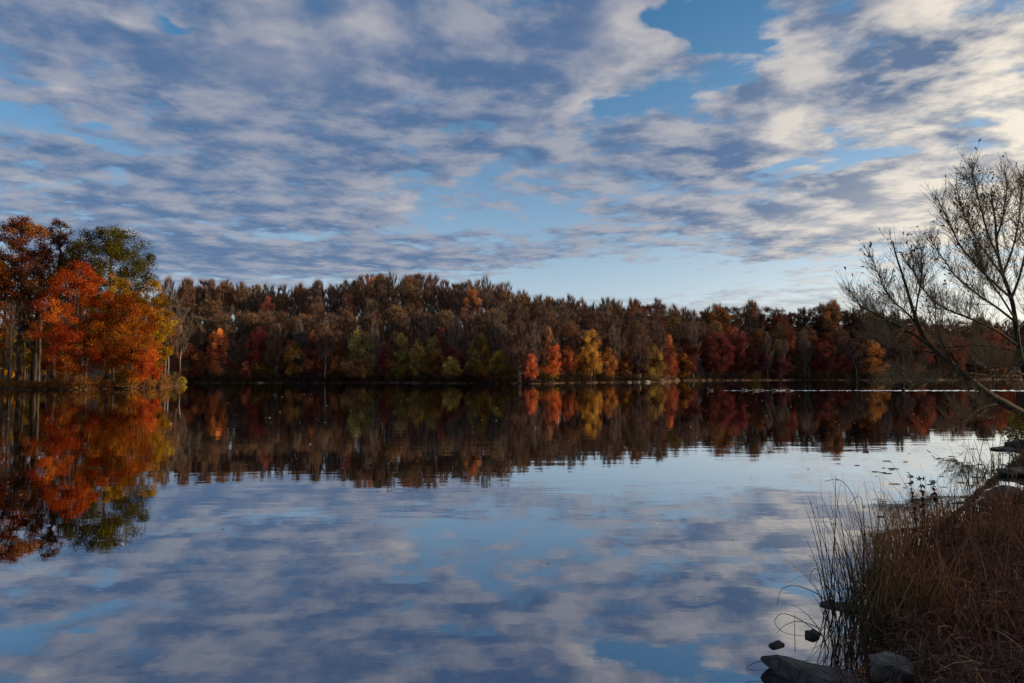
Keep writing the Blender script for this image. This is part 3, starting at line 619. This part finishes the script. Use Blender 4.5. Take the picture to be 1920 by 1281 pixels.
for k,(px,ln,rz,lab) in enumerate([(420,7,.25,'grey fallen log lying on the far shore below the golden orange lone tree'),(560,5,-.4,'short fallen log at the far water edge under the yellow green tree'),(690,6,.9,'fallen log slanting into the water right of the broad green tree'),(790,8,.15,'long fallen log along the water under the olive row'),(920,5,-.7,'fallen log pointing into the lake left of the spreading bare tree'),(1160,6,.3,'dark fallen log on the far shore under the taupe tree'),(1590,9,.1,'pale tangle log along the far shore left of the golden yellow tree'),(230,4,-.5,'fallen log sloping into the water under the deep orange tree')]):
    Y=float(shore_px(px)+wig(px))-.2; rl=np.random.default_rng(900+k); t=np.linspace(-.5,.5,9)[:,None]*ln; P_=np.concatenate([t,rl.normal(0,.05,(9,1)).cumsum(0),.05*t*np.sign(rl.normal())+rl.normal(0,.02,(9,1))],1); M_=Mesh(); V,Fq=tube(P_,np.linspace(.2,.07,9),7); M_.add(V,Fq)
    for b in range(4):
        j=rl.integers(3,8); d=rand_unit(rl,1)[0]; d[2]=abs(d[2])+.4; V,Fq=tube(np.array([P_[j],P_[j]+d*.5,P_[j]+d*rl.uniform(.8,1.6)]),[.05,.035,.01],4); M_.add(V,Fq)
    o=obj('fallen_log',M_.mesh('fallen_log',True),BARK,None,(xof(px,Y),Y,.16)); o.rotation_euler=(0,0,rz); tag(o,lab,'log')
# ------------------------------------------------------------------ the bare leaning tree of the near bank
def build_hero():
    rg=np.random.default_rng(5); Y0=24.0; base=at(1944,800,Y0); gz=float(bank_h(base.x,base.y)); base.z=gz-.15
    e=empty('bare_leaning_tree',base); tag(e,'bare tree on the right bank, one stem leaning over the water','tree')
    def world(pts,d0,d1):
        n=len(pts); out=[]
        for k,(a,b) in enumerate(pts): out.append(np.array(at(a,b,Y0+d0+(d1-d0)*k/max(1,n-1))))
        P_=np.array(out)
        # smooth resample
        t=np.arange(n); tt=np.linspace(0,n-1,(n-1)*4+1); Q=np.stack([np.interp(tt,t,P_[:,i]) for i in range(3)],-1)
        for _ in range(3): Q[1:-1]=(Q[:-2]+2*Q[1:-1]+Q[2:])/4
        return Q
    px2m=Y0/F
    lims=[]  # name, pts, d0,d1,r0,r1
    A=[(1944,806),(1920,777),(1886,758),(1855,741),(1817,711),(1788,686),(1758,662),(1733,638),(1722,610),(1712,583),(1702,548),(1691,512),(1680,480),(1674,452)]
    B=[(1944,806),(1936,760),(1922,700),(1909,652),(1904,600),(1897,558),(1880,516),(1872,482),(1868,449),(1866,406),(1860,384),(1858,352)]
    mains=[('leaning_stem',A,0,-1.5,9,1.0),('upright_stem',B,0,.8,6.4,.9)]
    subs=[([(1738,644),(1699,618),(1661,600),(1644,588),(1615,573),(1592,540)],-1,-2.6,4.2,.9),
     ([(1722,612),(1700,585),(1668,560),(1650,525),(1636,490)],-1,-.2,3.2,.8),
     ([(1760,664),(1700,652),(1650,640),(1606,622)],-.6,1.2,3,.8),
     ([(1817,712),(1770,716),(1720,718),(1672,712),(1650,722)],-.3,-2.4,3,.8),
     ([(1716,590),(1722,550),(1728,505),(1726,462)],-1.2,-2.2,2.6,.8),
     ([(1788,686),(1764,640),(1752,600),(1748,560)],-.6,-2,2.8,.8),
     ([(1908,648),(1870,620),(1830,602),(1785,585),(1745,562),(1718,512),(1708,488)],.2,-1.8,4.4,.9),
     ([(1904,604),(1868,575),(1828,548),(1790,515),(1760,470),(1742,440)],.2,1.8,4,.9),
     ([(1897,560),(1862,530),(1828,496),(1800,462),(1775,405),(1758,372)],.3,-1.2,4,.9),
     ([(1882,520),(1850,476),(1822,432),(1806,388),(1796,345)],.4,1.8,3.6,.9),
     ([(1871,480),(1852,440),(1838,392),(1826,345),(1822,318)],.5,-.8,3.2,.8),
     ([(1868,446),(1880,410),(1886,360),(1884,322)],.5,1.2,3,.8),
     ([(1897,558),(1912,520),(1922,470),(1934,410),(1938,350)],.3,-.8,4.2,.9),
     ([(1880,516),(1898,470),(1908,420),(1912,360),(1916,330)],.4,1.5,3.4,.8),
     ([(1906,620),(1940,580),(1965,540),(1985,470)],.2,1.6,3.8,.9),
     ([(1912,660),(1868,650),(1820,645),(1776,650),(1740,640)],.1,2.2,3.2,.8),
     ([(1930,720),(1960,680),(1990,620),(2010,540)],0,-1,4.2,1),
     ([(1925,705),(1890,690),(1850,690),(1815,672)],.1,-2,3,.8),
     ([(1880,756),(1840,762),(1810,782),(1788,800)],-.2,-2.2,2.2,.6),
     ([(1904,600),(1880,560),(1850,520),(1832,478),(1826,440)],.3,-2.4,3.4,.8)]
    fine=Mesh(); lv=Mesh(); tips=[]
    def rel(Q): return Q-np.array(base)
    def spray(Q,lvl,dens,Lm):
        """shoots along a limb, sweeping upwards, and shoots on those"""
        n=len(Q); T=np.gradient(Q,axis=0); T/=np.linalg.norm(T,axis=1,keepdims=True)
        seg=np.linalg.norm(np.diff(Q,axis=0),axis=1).sum(); k=max(2,int(seg*dens))
        for u in np.sort(rg.uniform(.18 if lvl==0 else .12,1,k)):
            f=u*(n-1); i=int(min(n-2,f)); p=Q[i]+(Q[i+1]-Q[i])*(f-i)
            d=T[i]*.75+rand_unit(rg,1)[0]*np.array([.75,.75,.55])+np.array([0,0,.15]); d/=np.linalg.norm(d)
            Ln=Lm*rg.uniform(.45,1.15)*(1-.72*u); m=6; W=[p]; dd=d.copy()
            for s in range(m):
                dd=dd+np.array([0,0,rg.uniform(.0,.22)])+rg.normal(0,.10,3); dd/=np.linalg.norm(dd); W.append(W[-1]+dd*Ln/m)
            W=np.array(W); r0=(.0095 if lvl==0 else .0055)*rg.uniform(.8,1.2); V,Qd=tube(rel(W),np.linspace(r0,.0035,m+1),3); fine.add(V,Qd,tq=np.clip(rg.normal(.45,.15),0,1))
            if lvl<1: spray(W,lvl+1,9.5,Lm*.55)
            tips.append((W[-1],dd,lvl))
    for nm,pt,d0,d1,r0,r1 in mains:
        Q=world(pt,d0,d1); n=len(Q); r=np.linspace(r0**.7,r1**.7,n)**(1/.7)*px2m; r*=1+.07*np.sin(np.arange(n)*1.7)
        V,Fq=tube(rel(Q),r,9); me=mesh_np(nm,V,[Fq],np.full(len(Fq),.5),True); obj('trunk',me,HBARK,e)
        spray(Q[int(n*.45):],0,4.5,1.9)
    for pt,d0,d1,r0,r1 in subs:
        Q=world(pt,d0,d1); n=len(Q); Q+=np.cumsum(rg.normal(0,.012,(n,3)),0)*np.linspace(0,1,n)[:,None]
        V,Fq=tube(rel(Q),np.linspace(r0*.6,r1*.6,n)*px2m,6); me=mesh_np('branch',V,[Fq],np.full(len(Fq),.5),True); obj('branch',me,HBARK,e)
        spray(Q,0,17,1.6)
    o=obj('twigs',fine.mesh('twigs'),TWIG,e); o.color=(.17,.135,.085,.03); o['kind']='stuff'
    # withered leaves: curled ones at the shoot tips, more of them in the upper crown
    cen=[];siz=[];dirs=[]
    for p,d,l in tips:
        hi=(p[2]>5.2); pr=.07 if not hi else .13
        if rg.uniform()<pr: cen.append(p); dirs.append(d)
        q=at(1850,390,Y0)
        if np.linalg.norm(p-np.array(q))<1.5:
            if rg.uniform()<.3: cen.append(p+rg.normal(0,.12,3)); dirs.append(d+rg.normal(0,.8,3))
    cen=np.array(cen); dirs=np.array(dirs); dirs/=np.linalg.norm(dirs,axis=1,keepdims=True); n=len(cen)
    s=np.cross(dirs,rand_unit(rg,n)); s/=np.linalg.norm(s,axis=1,keepdims=True); Ln=rg.uniform(.08,.2,(n,1)); w=rg.uniform(.015,.034,(n,1))
    cv=np.array([0,0,-1])*Ln*rg.uniform(0,.5,(n,1))+s*Ln*.2
    c=rel(cen); V=np.stack([c,c+dirs*Ln*.4+s*w,c+dirs*Ln*.4-s*w,c+dirs*Ln*.8+s*w*.7+cv*.6,c+dirs*Ln*.8-s*w*.7+cv*.6,c+dirs*Ln+cv],1).reshape(-1,3)
    i=np.arange(n)*6; lv.add(V,np.stack([i+1,i+3,i+4,i+2],-1),np.concatenate([np.stack([i,i+1,i+2],-1),np.stack([i+3,i+5,i+4],-1)]))
    o=obj('withered_leaves',lv.mesh('withered_leaves'),LEAF,e); o.color=(.055,.038,.022,.04); o['kind']='stuff'
HBARK=bark_material('willow_bark',(.010,.008,.007),(.045,.036,.03),14)
build_hero()
# green shrub at its foot
p=ground_px(1904,815,.25); m=leafy('bank_shrub',70,.95,1.0,.05,30,800,.09,'round',multi=3,twigs=10)
put(('stems','leaves'),'bank_shrub',m,(BARK,LEAF),(p.x,p.y,p.z-.25),'small olive green shrub under the leaning stem at the right edge',None,(None,O(104,100,44)),cat='shrub')

# ------------------------------------------------------------------ reeds and dry grass of the near bank
def blades(M_,rg,base,H,lean,width,seg=6,curl=.5,heads=0.0,tone=None):
    """base (n,3); each blade a tapering ribbon that bows over towards its tip"""
    n=len(base); az=rg.uniform(0,2*np.pi,n); d=np.stack([np.cos(az),np.sin(az),np.zeros(n)],-1)+np.array([lean[0],lean[1],0]); 
    s=np.stack([-np.sin(az*1.7+1),np.cos(az*1.7+1),np.zeros(n)],-1)
    Hh=(np.asarray(H)*rg.uniform(.55,1.15,n))[:,None]; cu=np.minimum(curl*rg.gamma(1.6,.6,n),1.35)[:,None]; l0=rg.uniform(.02,.28,n)[:,None]
    t=np.linspace(0,1,seg+1)
    P_=[]
    for tt in t:
        h=tt-cu*.38*tt**3; P_.append(base+d*Hh*(l0*tt+cu*.42*tt**2.4)+np.array([0,0,1])*Hh*np.maximum(h,.05*tt))
    P_=np.stack(P_,1); w=(width*rg.uniform(.7,1.3,(n,1,1)))*(1-.8*t[None,:,None]**1.5)*.5
    L_=P_-s[:,None,:]*w; R_=P_+s[:,None,:]*w
    V=np.stack([L_,R_],2).reshape(-1,3); st=np.arange(n)[:,None]*(seg+1)*2; k=np.arange(seg)[None,:]*2
    a=(st+k).ravel(); Q=np.stack([a,a+1,a+3,a+2],-1)
    tn=np.clip(rg.normal(.5,.22,n),0,1) if tone is None else tone
    M_.add(V,Q,tq=np.repeat(tn,seg)); return P_
def clump(name,cx,cy,rad,n,H,width,seed,col,label,curl=.5,lean=(0,0),group=None,elong=(1,1)):
    rg=np.random.default_rng(seed); a=rg.uniform(0,6.28,n); r=rad*np.sqrt(rg.uniform(0,1,n)); x=cx+np.cos(a)*r*elong[0]; y=cy+np.sin(a)*r*elong[1]
    z=np.maximum(bank_h(x,y),-.12)-.02; M_=Mesh(); b_=np.stack([x-cx,y-cy,z],-1); blades(M_,rg,b_,H,lean,width*1.1,7,curl); k=max(6,n//7); blades(M_,rg,b_[:k],H*.9,(0,0),width*1.3,9,1.9,tone=rg.uniform(.5,1,k))
    o=obj(name,M_.mesh(name),GRASS,None,(cx,cy,0)); o.color=col; tag(o,label,'grass',group); o['kind']='thing'; return o
RB=(.090,.048,.032,.05); RG=(.046,.040,.024,.05); RD=(.052,.030,.022,.05)
def gp(px,py,z=0.05): p=ground_px(px,py,z); return p.x,p.y
CL=[(1590,1130,.34,120,1.42,.008,RG,'tall green rush clump standing in the water, outermost of the reeds',.42,(-.12,0)),
 (1575,1215,.26,80,1.15,.008,RG,'shorter rush clump in the water just above the large grey rock',.5,(-.1,0)),
 (1640,1110,.36,190,1.3,.008,RB,'dense brown reed clump right of the outermost green rushes',.45,(-.1,0)),
 (1680,1050,.40,220,1.2,.008,RB,'brown reed clump behind the dense one, tips against the bright water',.5,(-.1,0)),
 (1730,1010,.45,200,.95,.008,RD,'dark brown reed clump in the middle of the bank edge',.55,(-.1,.1)),
 (1790,985,.5,150,.8,.009,RB,'russet reed clump left of the green grass tuft',.55,(0,.1)),
 (1835,960,.5,110,.75,.009,RG,'thin green reed clump before the low stone',.5,(-.2,.1)),
 (1890,975,.55,260,.55,.010,RD,'dark grass clump in front of the big boulder',.6,(0,0)),
 (1872,895,.5,30,1.2,.012,RG,'few tall thin green stalks by the flat ledge of stone',.25,(-.1,0)),
 (1910,880,.5,60,.6,.012,RB,'brown stalks at the right edge behind the boulder',.4,(-.1,0)),
 (1690,1180,.34,240,.75,.007,RB,'low russet grass clump above the blue grey boulder',.7,(-.1,-.1)),
 (1760,1120,.4,260,.7,.008,RD,'low dark grass clump inside the dry bank',.7,(0,-.1)),
 (1850,1060,.4,240,.6,.008,RB,'low brown grass clump near the right edge of the bank',.7,(0,0)),
 (1710,1195,.15,130,.42,.006,(.12,.105,.03,.04),'small yellow green tuft among the dry russet grass',.4,(0,0)),
 (1868,1058,.2,120,.4,.008,(.085,.10,.045,.04),'small green tuft with whitish blades near the right edge',.6,(0,0)),
 (1800,1250,.3,200,.45,.007,RB,'low reddish grass clump at the bottom of the view',.8,(0,0))]
for k,(px,py,rad,n,H,w,col,lab,cu,ln) in enumerate(CL):
    x,y=gp(px,py); s=1 if y<8 else y/8
    clump('reed_clump' if H>.72 else 'grass_clump',x+.12,y,rad*s*.9,n,H*.88,w*(1 if y<8 else y/9),600+k,col,lab,cu,ln)
# single stalks that stand out
def stalk(pts,r,label,name='reed_stalk',head=None,col=RG):
    """pts: (px,py,Y)"""
    P_=np.array([at(*p) for p in pts]); n=len(P_); t=np.arange(n); tt=np.linspace(0,n-1,(n-1)*5+1); Q=np.stack([np.interp(tt,t,P_[:,i]) for i in range(3)],-1)
    for _ in range(4): Q[1:-1]=(Q[:-2]+2*Q[1:-1]+Q[2:])/4
    b=Q[0].copy(); M_=Mesh(); V,F_=tube(Q-b,np.linspace(r,r*.45,len(Q)),4); M_.add(V,F_,tq=.4)
    e=empty(name,b); tag(e,label,'reed'); o=obj('stem',M_.mesh('stem',True),GRASS,e); o.color=col
    if head:
        rg=np.random.default_rng(int(pts[0][0])); H2=Mesh(); m=int(len(Q)*head); idx=rg.integers(m,len(Q),70); cen=Q[idx]-b+rg.normal(0,.012,(70,3))
        leaf_cards(H2,rg,cen,.05,rg.uniform(.1,.5,70),.1,.4); o=obj('seed_head',H2.mesh('seed_head'),GRASS,e); o.color=RD; o['kind']='stuff'
    return e
stalk([(1722,1040,7.2),(1718,985,7.2),(1712,930,7.2),(1705,888,7.15)],.006,'tall dark stalk with a ragged seed head, highest of the reeds',head=.3,col=RD)
stalk([(1738,1030,7.4),(1732,960,7.4),(1726,898,7.4)],.005,'straight dark stalk right of the ragged seed head',head=.5,col=RD)
stalk([(1764,1030,7.6),(1757,960,7.6),(1749,905,7.6)],.005,'straight green brown stalk with small bracts, third of the tall stalks',head=.7,col=RB)
stalk([(1789,1020,7.8),(1789,950,7.8),(1789,900,7.8)],.004,'plain vertical green stalk against the bright water')
stalk([(1566,1180,5.9),(1564,1060,5.9),(1566,960,5.9),(1567,892,5.9)],.004,'slim upright rush, tallest at the left of the reeds')
stalk([(1620,1100,6.2),(1618,990,6.2),(1600,925,6.2),(1575,896,6.2),(1545,903,6.2)],.004,'long green rush bowing to the left in a wide arch')
stalk([(1560,1150,5.9),(1545,1050,5.9),(1530,985,5.9),(1520,940,5.9)],.004,'outermost rush leaning left over the water')
stalk([(1618,1100,6.2),(1622,1000,6.2),(1616,920,6.2),(1590,948,6.2)],.004,'rush with its tip folded over, right of the wide arch')
stalk([(1580,1150,5.7),(1530,1110,5.7),(1490,1096,5.7),(1462,1104,5.7),(1457,1136,5.7)],.004,'rush bent low to the left, its tip hanging to the water')
stalk([(1545,1195,5.6),(1500,1160,5.6),(1463,1147,5.6),(1449,1167,5.6),(1470,1190,5.6),(1530,1194,5.6)],.0035,'broken rush folded into a loop on the water')
stalk([(1540,1180,5.5),(1500,1162,5.5),(1470,1172,5.5),(1455,1188,5.5)],.0035,'short rush arching beside the folded loop')
stalk([(1455,1235,5.1),(1420,1240,5.1),(1394,1254,5.1),(1412,1257,5.1),(1450,1256,5.1)],.003,'thin rush making a flat loop left of the large grey rock')
stalk([(1491,1222,5.4),(1490,1190,5.4),(1490,1152,5.4)],.0035,'short upright rush stub in front of the small dark rock')
stalk([(1560,1120,5.8),(1530,1060,5.8),(1520,1075,5.8),(1519,1092,5.8)],.0035,'small drooping rush at the left flank of the reeds')
stalk([(1850,905,13),(1838,860,13),(1826,822,13)],.008,'long thin stalk leaning left against the pale water near the boulder')
stalk([(1842,900,13.2),(1858,860,13.2),(1865,850,13.2)],.008,'short thin stalk leaning right near the boulder')
def straw(M_,rg,x,y,length,width):
    n=len(x); az=rg.uniform(0,2*np.pi,n)+.0; d=np.stack([np.cos(az),np.sin(az),rg.normal(.03,.10,n)],-1); s=np.stack([-np.sin(az),np.cos(az),rg.normal(0,.5,n)],-1)
    Ln=(length*rg.uniform(.4,1.3,n))[:,None]; z=bank_h(x,y)+rg.gamma(1.3,.03,n); b=np.stack([x,y,z],-1); t=np.linspace(-.5,.5,5); bow=(rg.normal(.06,.09,n)[:,None]*Ln); side=(rg.normal(0,.10,n)[:,None]*Ln)
    P_=np.stack([b+d*Ln*tt+np.array([0,0,1])*bow*(1-4*tt*tt)+s*side*(1-4*tt*tt) for tt in t],1); w=(width*rg.uniform(.6,1.4,(n,1,1)))*(1-.6*np.abs(t)[None,:,None]*2)*.5
    V=np.stack([P_-s[:,None]*w,P_+s[:,None]*w],2).reshape(-1,3); st=np.arange(n)[:,None]*10; k=np.arange(4)[None,:]*2; a=(st+k).ravel()
    M_.add(V,np.stack([a,a+1,a+3,a+2],-1),tq=np.repeat(np.clip(rg.normal(.5,.25,n),0,1),4))
rg=np.random.default_rng(78); M_=Mesh(); n=60000
r_=2.6+rg.uniform(0,1,n)**1.6*11; a_=rg.uniform(.15,.86,n); x=a_*r_+.5; y=r_; k=bank_sd(x,y)>.05; x,y=x[k],y[k]
straw(M_,rg,x,y,.42,.0095)
o=obj('fallen_straw',M_.mesh('fallen_straw'),GRASS); o.color=(.17,.105,.080,.05); tag(o,'fallen pinkish brown straw lying flat over the near bank','straw',None,'stuff')
# matted dead grass over the bank
rg=np.random.default_rng(77); M_=Mesh(); n=13000
x=rg.uniform(1.2,13,n); y=rg.uniform(2.2,15,n); k=rg.uniform(0,1,n)<np.clip(1.25-np.hypot(x,y)/16,.12,1); x,y=x[k],y[k]; s_=bank_sd(x,y); k=(s_>.0)&(x<.85*y+1.2); x,y=x[k],y[k]
blades(M_,rg,np.stack([x,y,bank_h(x,y)-.02],-1),.30,(-.15,-.1),.0095,4,1.5)
o=obj('matted_grass',M_.mesh('matted_grass'),GRASS); o.color=(.085,.045,.030,.05); tag(o,'matted dead russet grass covering the near bank','grass',None,'stuff')
M_=Mesh(); n=11500; r_=3.2+rg.uniform(0,1,n)**1.7*26; x=rg.uniform(.35,.86,n)*r_+.3; y=r_; s_=bank_sd(x,y); k=(s_>-.12)&(s_<np.where(y<10,5.0,2.0))&(x<.85*y+1.2); x,y=x[k],y[k]
blades(M_,rg,np.stack([x,y,np.maximum(bank_h(x,y),-.1)-.02],-1),np.interp(y,[4,6,10,14],[.42,.74,.5,.28]),(-.1,0),np.interp(y,[6,20],[.010,.018]).reshape(-1,1,1),5,1.0)
o=obj('bank_grass',M_.mesh('bank_grass'),GRASS); o.color=(.066,.035,.026,.05); tag(o,'knee high dry brown grass along the edge of the near bank','grass',None,'stuff')

M_=Mesh(); leaf_cards(M_,np.random.default_rng(4),np.zeros((1,3)),1.0,np.array([.6]),1.5,.75); LF=M_.mesh('fallen_leaf')
rl=random.Random(21)
for k in range(34):
    px,py=(rl.uniform(1600,1690),rl.uniform(1245,1279)) if k<20 else (rl.uniform(1700,1915),rl.uniform(1120,1278))
    p=ground_px(px,py,.3); z=float(bank_h(np.array(p.x),np.array(p.y))); p=ground_px(px,py,z); z=float(bank_h(np.array(p.x),np.array(p.y)))+.05
    o=obj('fallen_leaf',LF,LEAF,None,(p.x,p.y,z)); o.scale=(rl.uniform(.04,.075),)*3; o.rotation_euler=(rl.uniform(-.5,.5),rl.uniform(-.5,.5),rl.uniform(0,6.28)); o.color=rl.choice([(.30,.10,.02,.03),(.24,.11,.03,.03),(.16,.07,.03,.03)])
    tag(o,'orange brown fallen leaf on the straw between the two grey rocks' if k<20 else 'orange brown fallen leaf lying loose in the dry grass of the bank','leaf','leaves fallen on the near bank')
# ------------------------------------------------------------------ on the water
def floater_mesh(name,seed,n=9):
    rg=np.random.default_rng(seed); r=rg.uniform(.35,1,n); a=np.arange(n)*2*np.pi/n; top=np.stack([np.cos(a)*r,np.sin(a)*r*.6,.05+.03*rg.normal(size=n)],-1); bot=top*np.array([.9,.9,0])-np.array([0,0,.03])
    V=np.concatenate([top,bot,[[0,0,.09]]]); i=np.arange(n); j=(i+1)%n
    return mesh_np(name,V,[np.stack([i,j,np.full(n,2*n)],-1),np.stack([i,i+n,j+n,j],-1)],np.full(2*n,.5))
FL=[floater_mesh('floating_leaf',i) for i in range(5)]
rf=random.Random(3)
for k in range(64):
    px=rf.choice([rf.uniform(1640,1890),rf.uniform(1720,1890),rf.uniform(1560,1880)]); py=rf.choice([rf.uniform(838,985),rf.uniform(850,950)])
    p=ground_px(px,py)
    if bank_sd(np.array([p.x]),np.array([p.y]))[0]>-.25: continue
    o=obj('floating_leaf',FL[k%5],GRASS,None,(p.x,p.y,.006)); sz=rf.uniform(.05,.16); o.scale=(sz,sz*.8,sz*.35); o.rotation_euler=(0,0,rf.uniform(-.5,.5)); o.color=(.06,.05,.03,.04)
    tag(o,'small dark dead leaf floating on the pale water beside the reeds and boulder','leaf','dead leaves afloat near the right bank')
rg=np.random.default_rng(31); M_=Mesh(); n=520; d=rg.uniform(8,85,n)**1.0; a=rg.uniform(-.72,.75,n)+.15*rg.normal(size=n); x=a*d; y=d; k=(bank_sd(x,y)<-.5)&(d<82); x,y=x[k],y[k]; n=len(x)
s=rg.uniform(.018,.05,n)*np.clip(y/22,.7,1.5); c=np.stack([x,y,np.full(n,.012)],-1)
ax=rg.uniform(0,6.28,n); u=np.stack([np.cos(ax),np.sin(ax),rg.uniform(-.1,.35,n)],-1)*s[:,None]; v=np.stack([-np.sin(ax),np.cos(ax),rg.uniform(0,.3,n)],-1)*s[:,None]*.6
M_.add(np.stack([c-u,c-v,c+u,c+v],1).reshape(-1,3)+np.array([0,0,.01]),np.arange(n*4).reshape(n,4),tq=rg.uniform(.3,1,n))
o=obj('floating_specks',M_.mesh('floating_specks'),GRASS); o.color=(.32,.25,.17,.04); tag(o,'tiny leaf specks scattered over the open water, painted pale as sky glints','leaf',None,'stuff')  # pale tan stands in for sky reflected off the tilted leaves

# birds and their wake
def bird_mesh():
    bm=bmesh.new()
    # body, neck and head as one lofted skin: (x, z, half width, half height)
    body=[(-.36,.13,.01,.01),(-.30,.11,.05,.035),(-.2,.085,.105,.075),(-.05,.08,.13,.10),(.1,.08,.12,.10),(.2,.10,.085,.085),(.235,.17,.05,.055),(.245,.24,.04,.045),(.265,.295,.046,.048),(.31,.30,.036,.035),(.36,.285,.018,.012),(.385,.28,.004,.004)]
    rings=[]; k=10
    for q,(x,z,w,h) in enumerate(body):
        tilt=1.0 if 6<=q<=7 else .35 if q in(5,8) else 0
        r=[]
        for i in range(k):
            a=2*math.pi*i/k; dz=math.sin(a)*h; dx=-dz*tilt
            r.append(bm.verts.new((x+dx,math.cos(a)*w,z+dz*(1-tilt*.6))))
        rings.append(r)
    for a,b in zip(rings[:-1],rings[1:]):
        for i in range(k): bm.faces.new((a[i],a[(i+1)%k],b[(i+1)%k],b[i]))
    bm.faces.new(rings[0]); bm.faces.new(rings[-1]); bmesh.ops.recalc_face_normals(bm,faces=bm.faces)
    me=bpy.data.meshes.new('duck'); bm.to_mesh(me); bm.free()
    for p in me.polygons: p.use_smooth=True
    return me
m,N,L=material('bird_feathers'); tc=N.new('ShaderNodeTexCoord'); sx=N.new('ShaderNodeSeparateXYZ'); L.new(tc.outputs['Object'],sx.inputs[0])
c=ramp(N,L,sx.outputs[0],[(.0,(.11,.085,.06)),(.235,(.11,.085,.06)),(.26,(.02,.02,.018)),(.345,(.03,.03,.03))]); b=N.new('ShaderNodeBsdfPrincipled'); L.new(c,b.inputs['Base Color']); b.inputs['Roughness'].default_value=.8
o_=N.new('ShaderNodeOutputMaterial'); L.new(b.outputs[0],o_.inputs[0]); FEATHER=m
BM_=bird_mesh()
for k,(px,dy,lab) in enumerate([(1331,0,'swimming duck far ahead of the others at the point of the white wake'),(1395,.5,'swimming duck first of the trailing group behind the leader'),(1415,-1.5,'swimming duck second of the trailing group'),(1426,1,'swimming duck third of the trailing group'),(1452,-.5,'swimming duck fourth of the trailing group, left of the last pair'),(1466,1.2,'swimming duck front one of the last pair'),(1478,-1,'swimming duck rearmost of the last pair')]):
    p=ground_px(px,732.6); p.y+=dy; o=obj('duck',BM_,FEATHER,None,(xof(px,p.y),p.y,-.01)); o.rotation_euler=(0,0,math.pi+rnd.uniform(-.15,.15)); o.scale=(1.25,)*3; tag(o,lab,'duck','ducks swimming in a line')
p0=ground_px(1331,732.6)
gx=np.arange(0,64,.14); gy=np.linspace(-1,1,44); U,Vv=np.meshgrid(gx,gy,indexing='ij'); wd=.22+U*.075; X=p0.x+U; Yv=p0.y-.02*U*1.0+Vv*wd*1.25
amp=(1-np.abs(Vv)**2)*np.clip(U/3,0,1)*np.clip(.62+.30*np.sin(U*.9+6*Vv)+.26*np.sin(U*.37-9*Vv+2)+.25*np.sin(U*2.3+4*Vv+1),.08,1.1); rg=np.random.default_rng(9); Z=np.zeros_like(X)
for _ in range(26):
    lam=rg.uniform(.35,1.2); an=rg.uniform(-1.2,1.2)+math.pi/2; ph=rg.uniform(0,6.28); kk=2*math.pi/lam; Z+=np.sin(kk*(math.cos(an)*X+math.sin(an)*Yv)+ph)*lam*.0115
Z=Z*amp; Z=.012+np.maximum(Z,-.009)
n_,m_=X.shape; i=np.arange(n_*m_).reshape(n_,m_); q=np.stack([i[:-1,:-1],i[1:,:-1],i[1:,1:],i[:-1,1:]],-1).reshape(-1,4)
o=obj('wake_ripples',mesh_np('wake_ripples',np.stack([X,Yv,Z],-1),[q],smooth=True),None); 
m,N,L=material('wake_water'); b=N.new('ShaderNodeBsdfPrincipled'); b.inputs['Base Color'].default_value=(.60,.60,.62,1); b.inputs['Metallic'].default_value=1; b.inputs['Roughness'].default_value=.05
o_=N.new('ShaderNodeOutputMaterial'); L.new(b.outputs[0],o_.inputs[0]); o.data.materials.append(m); tag(o,'bright band of ripples trailing behind the swimming ducks','wake',None,'stuff')
print('WOOD',nwood,'objects',len(bpy.data.objects),'tris',sum(len(m.polygons) for m in bpy.data.meshes))
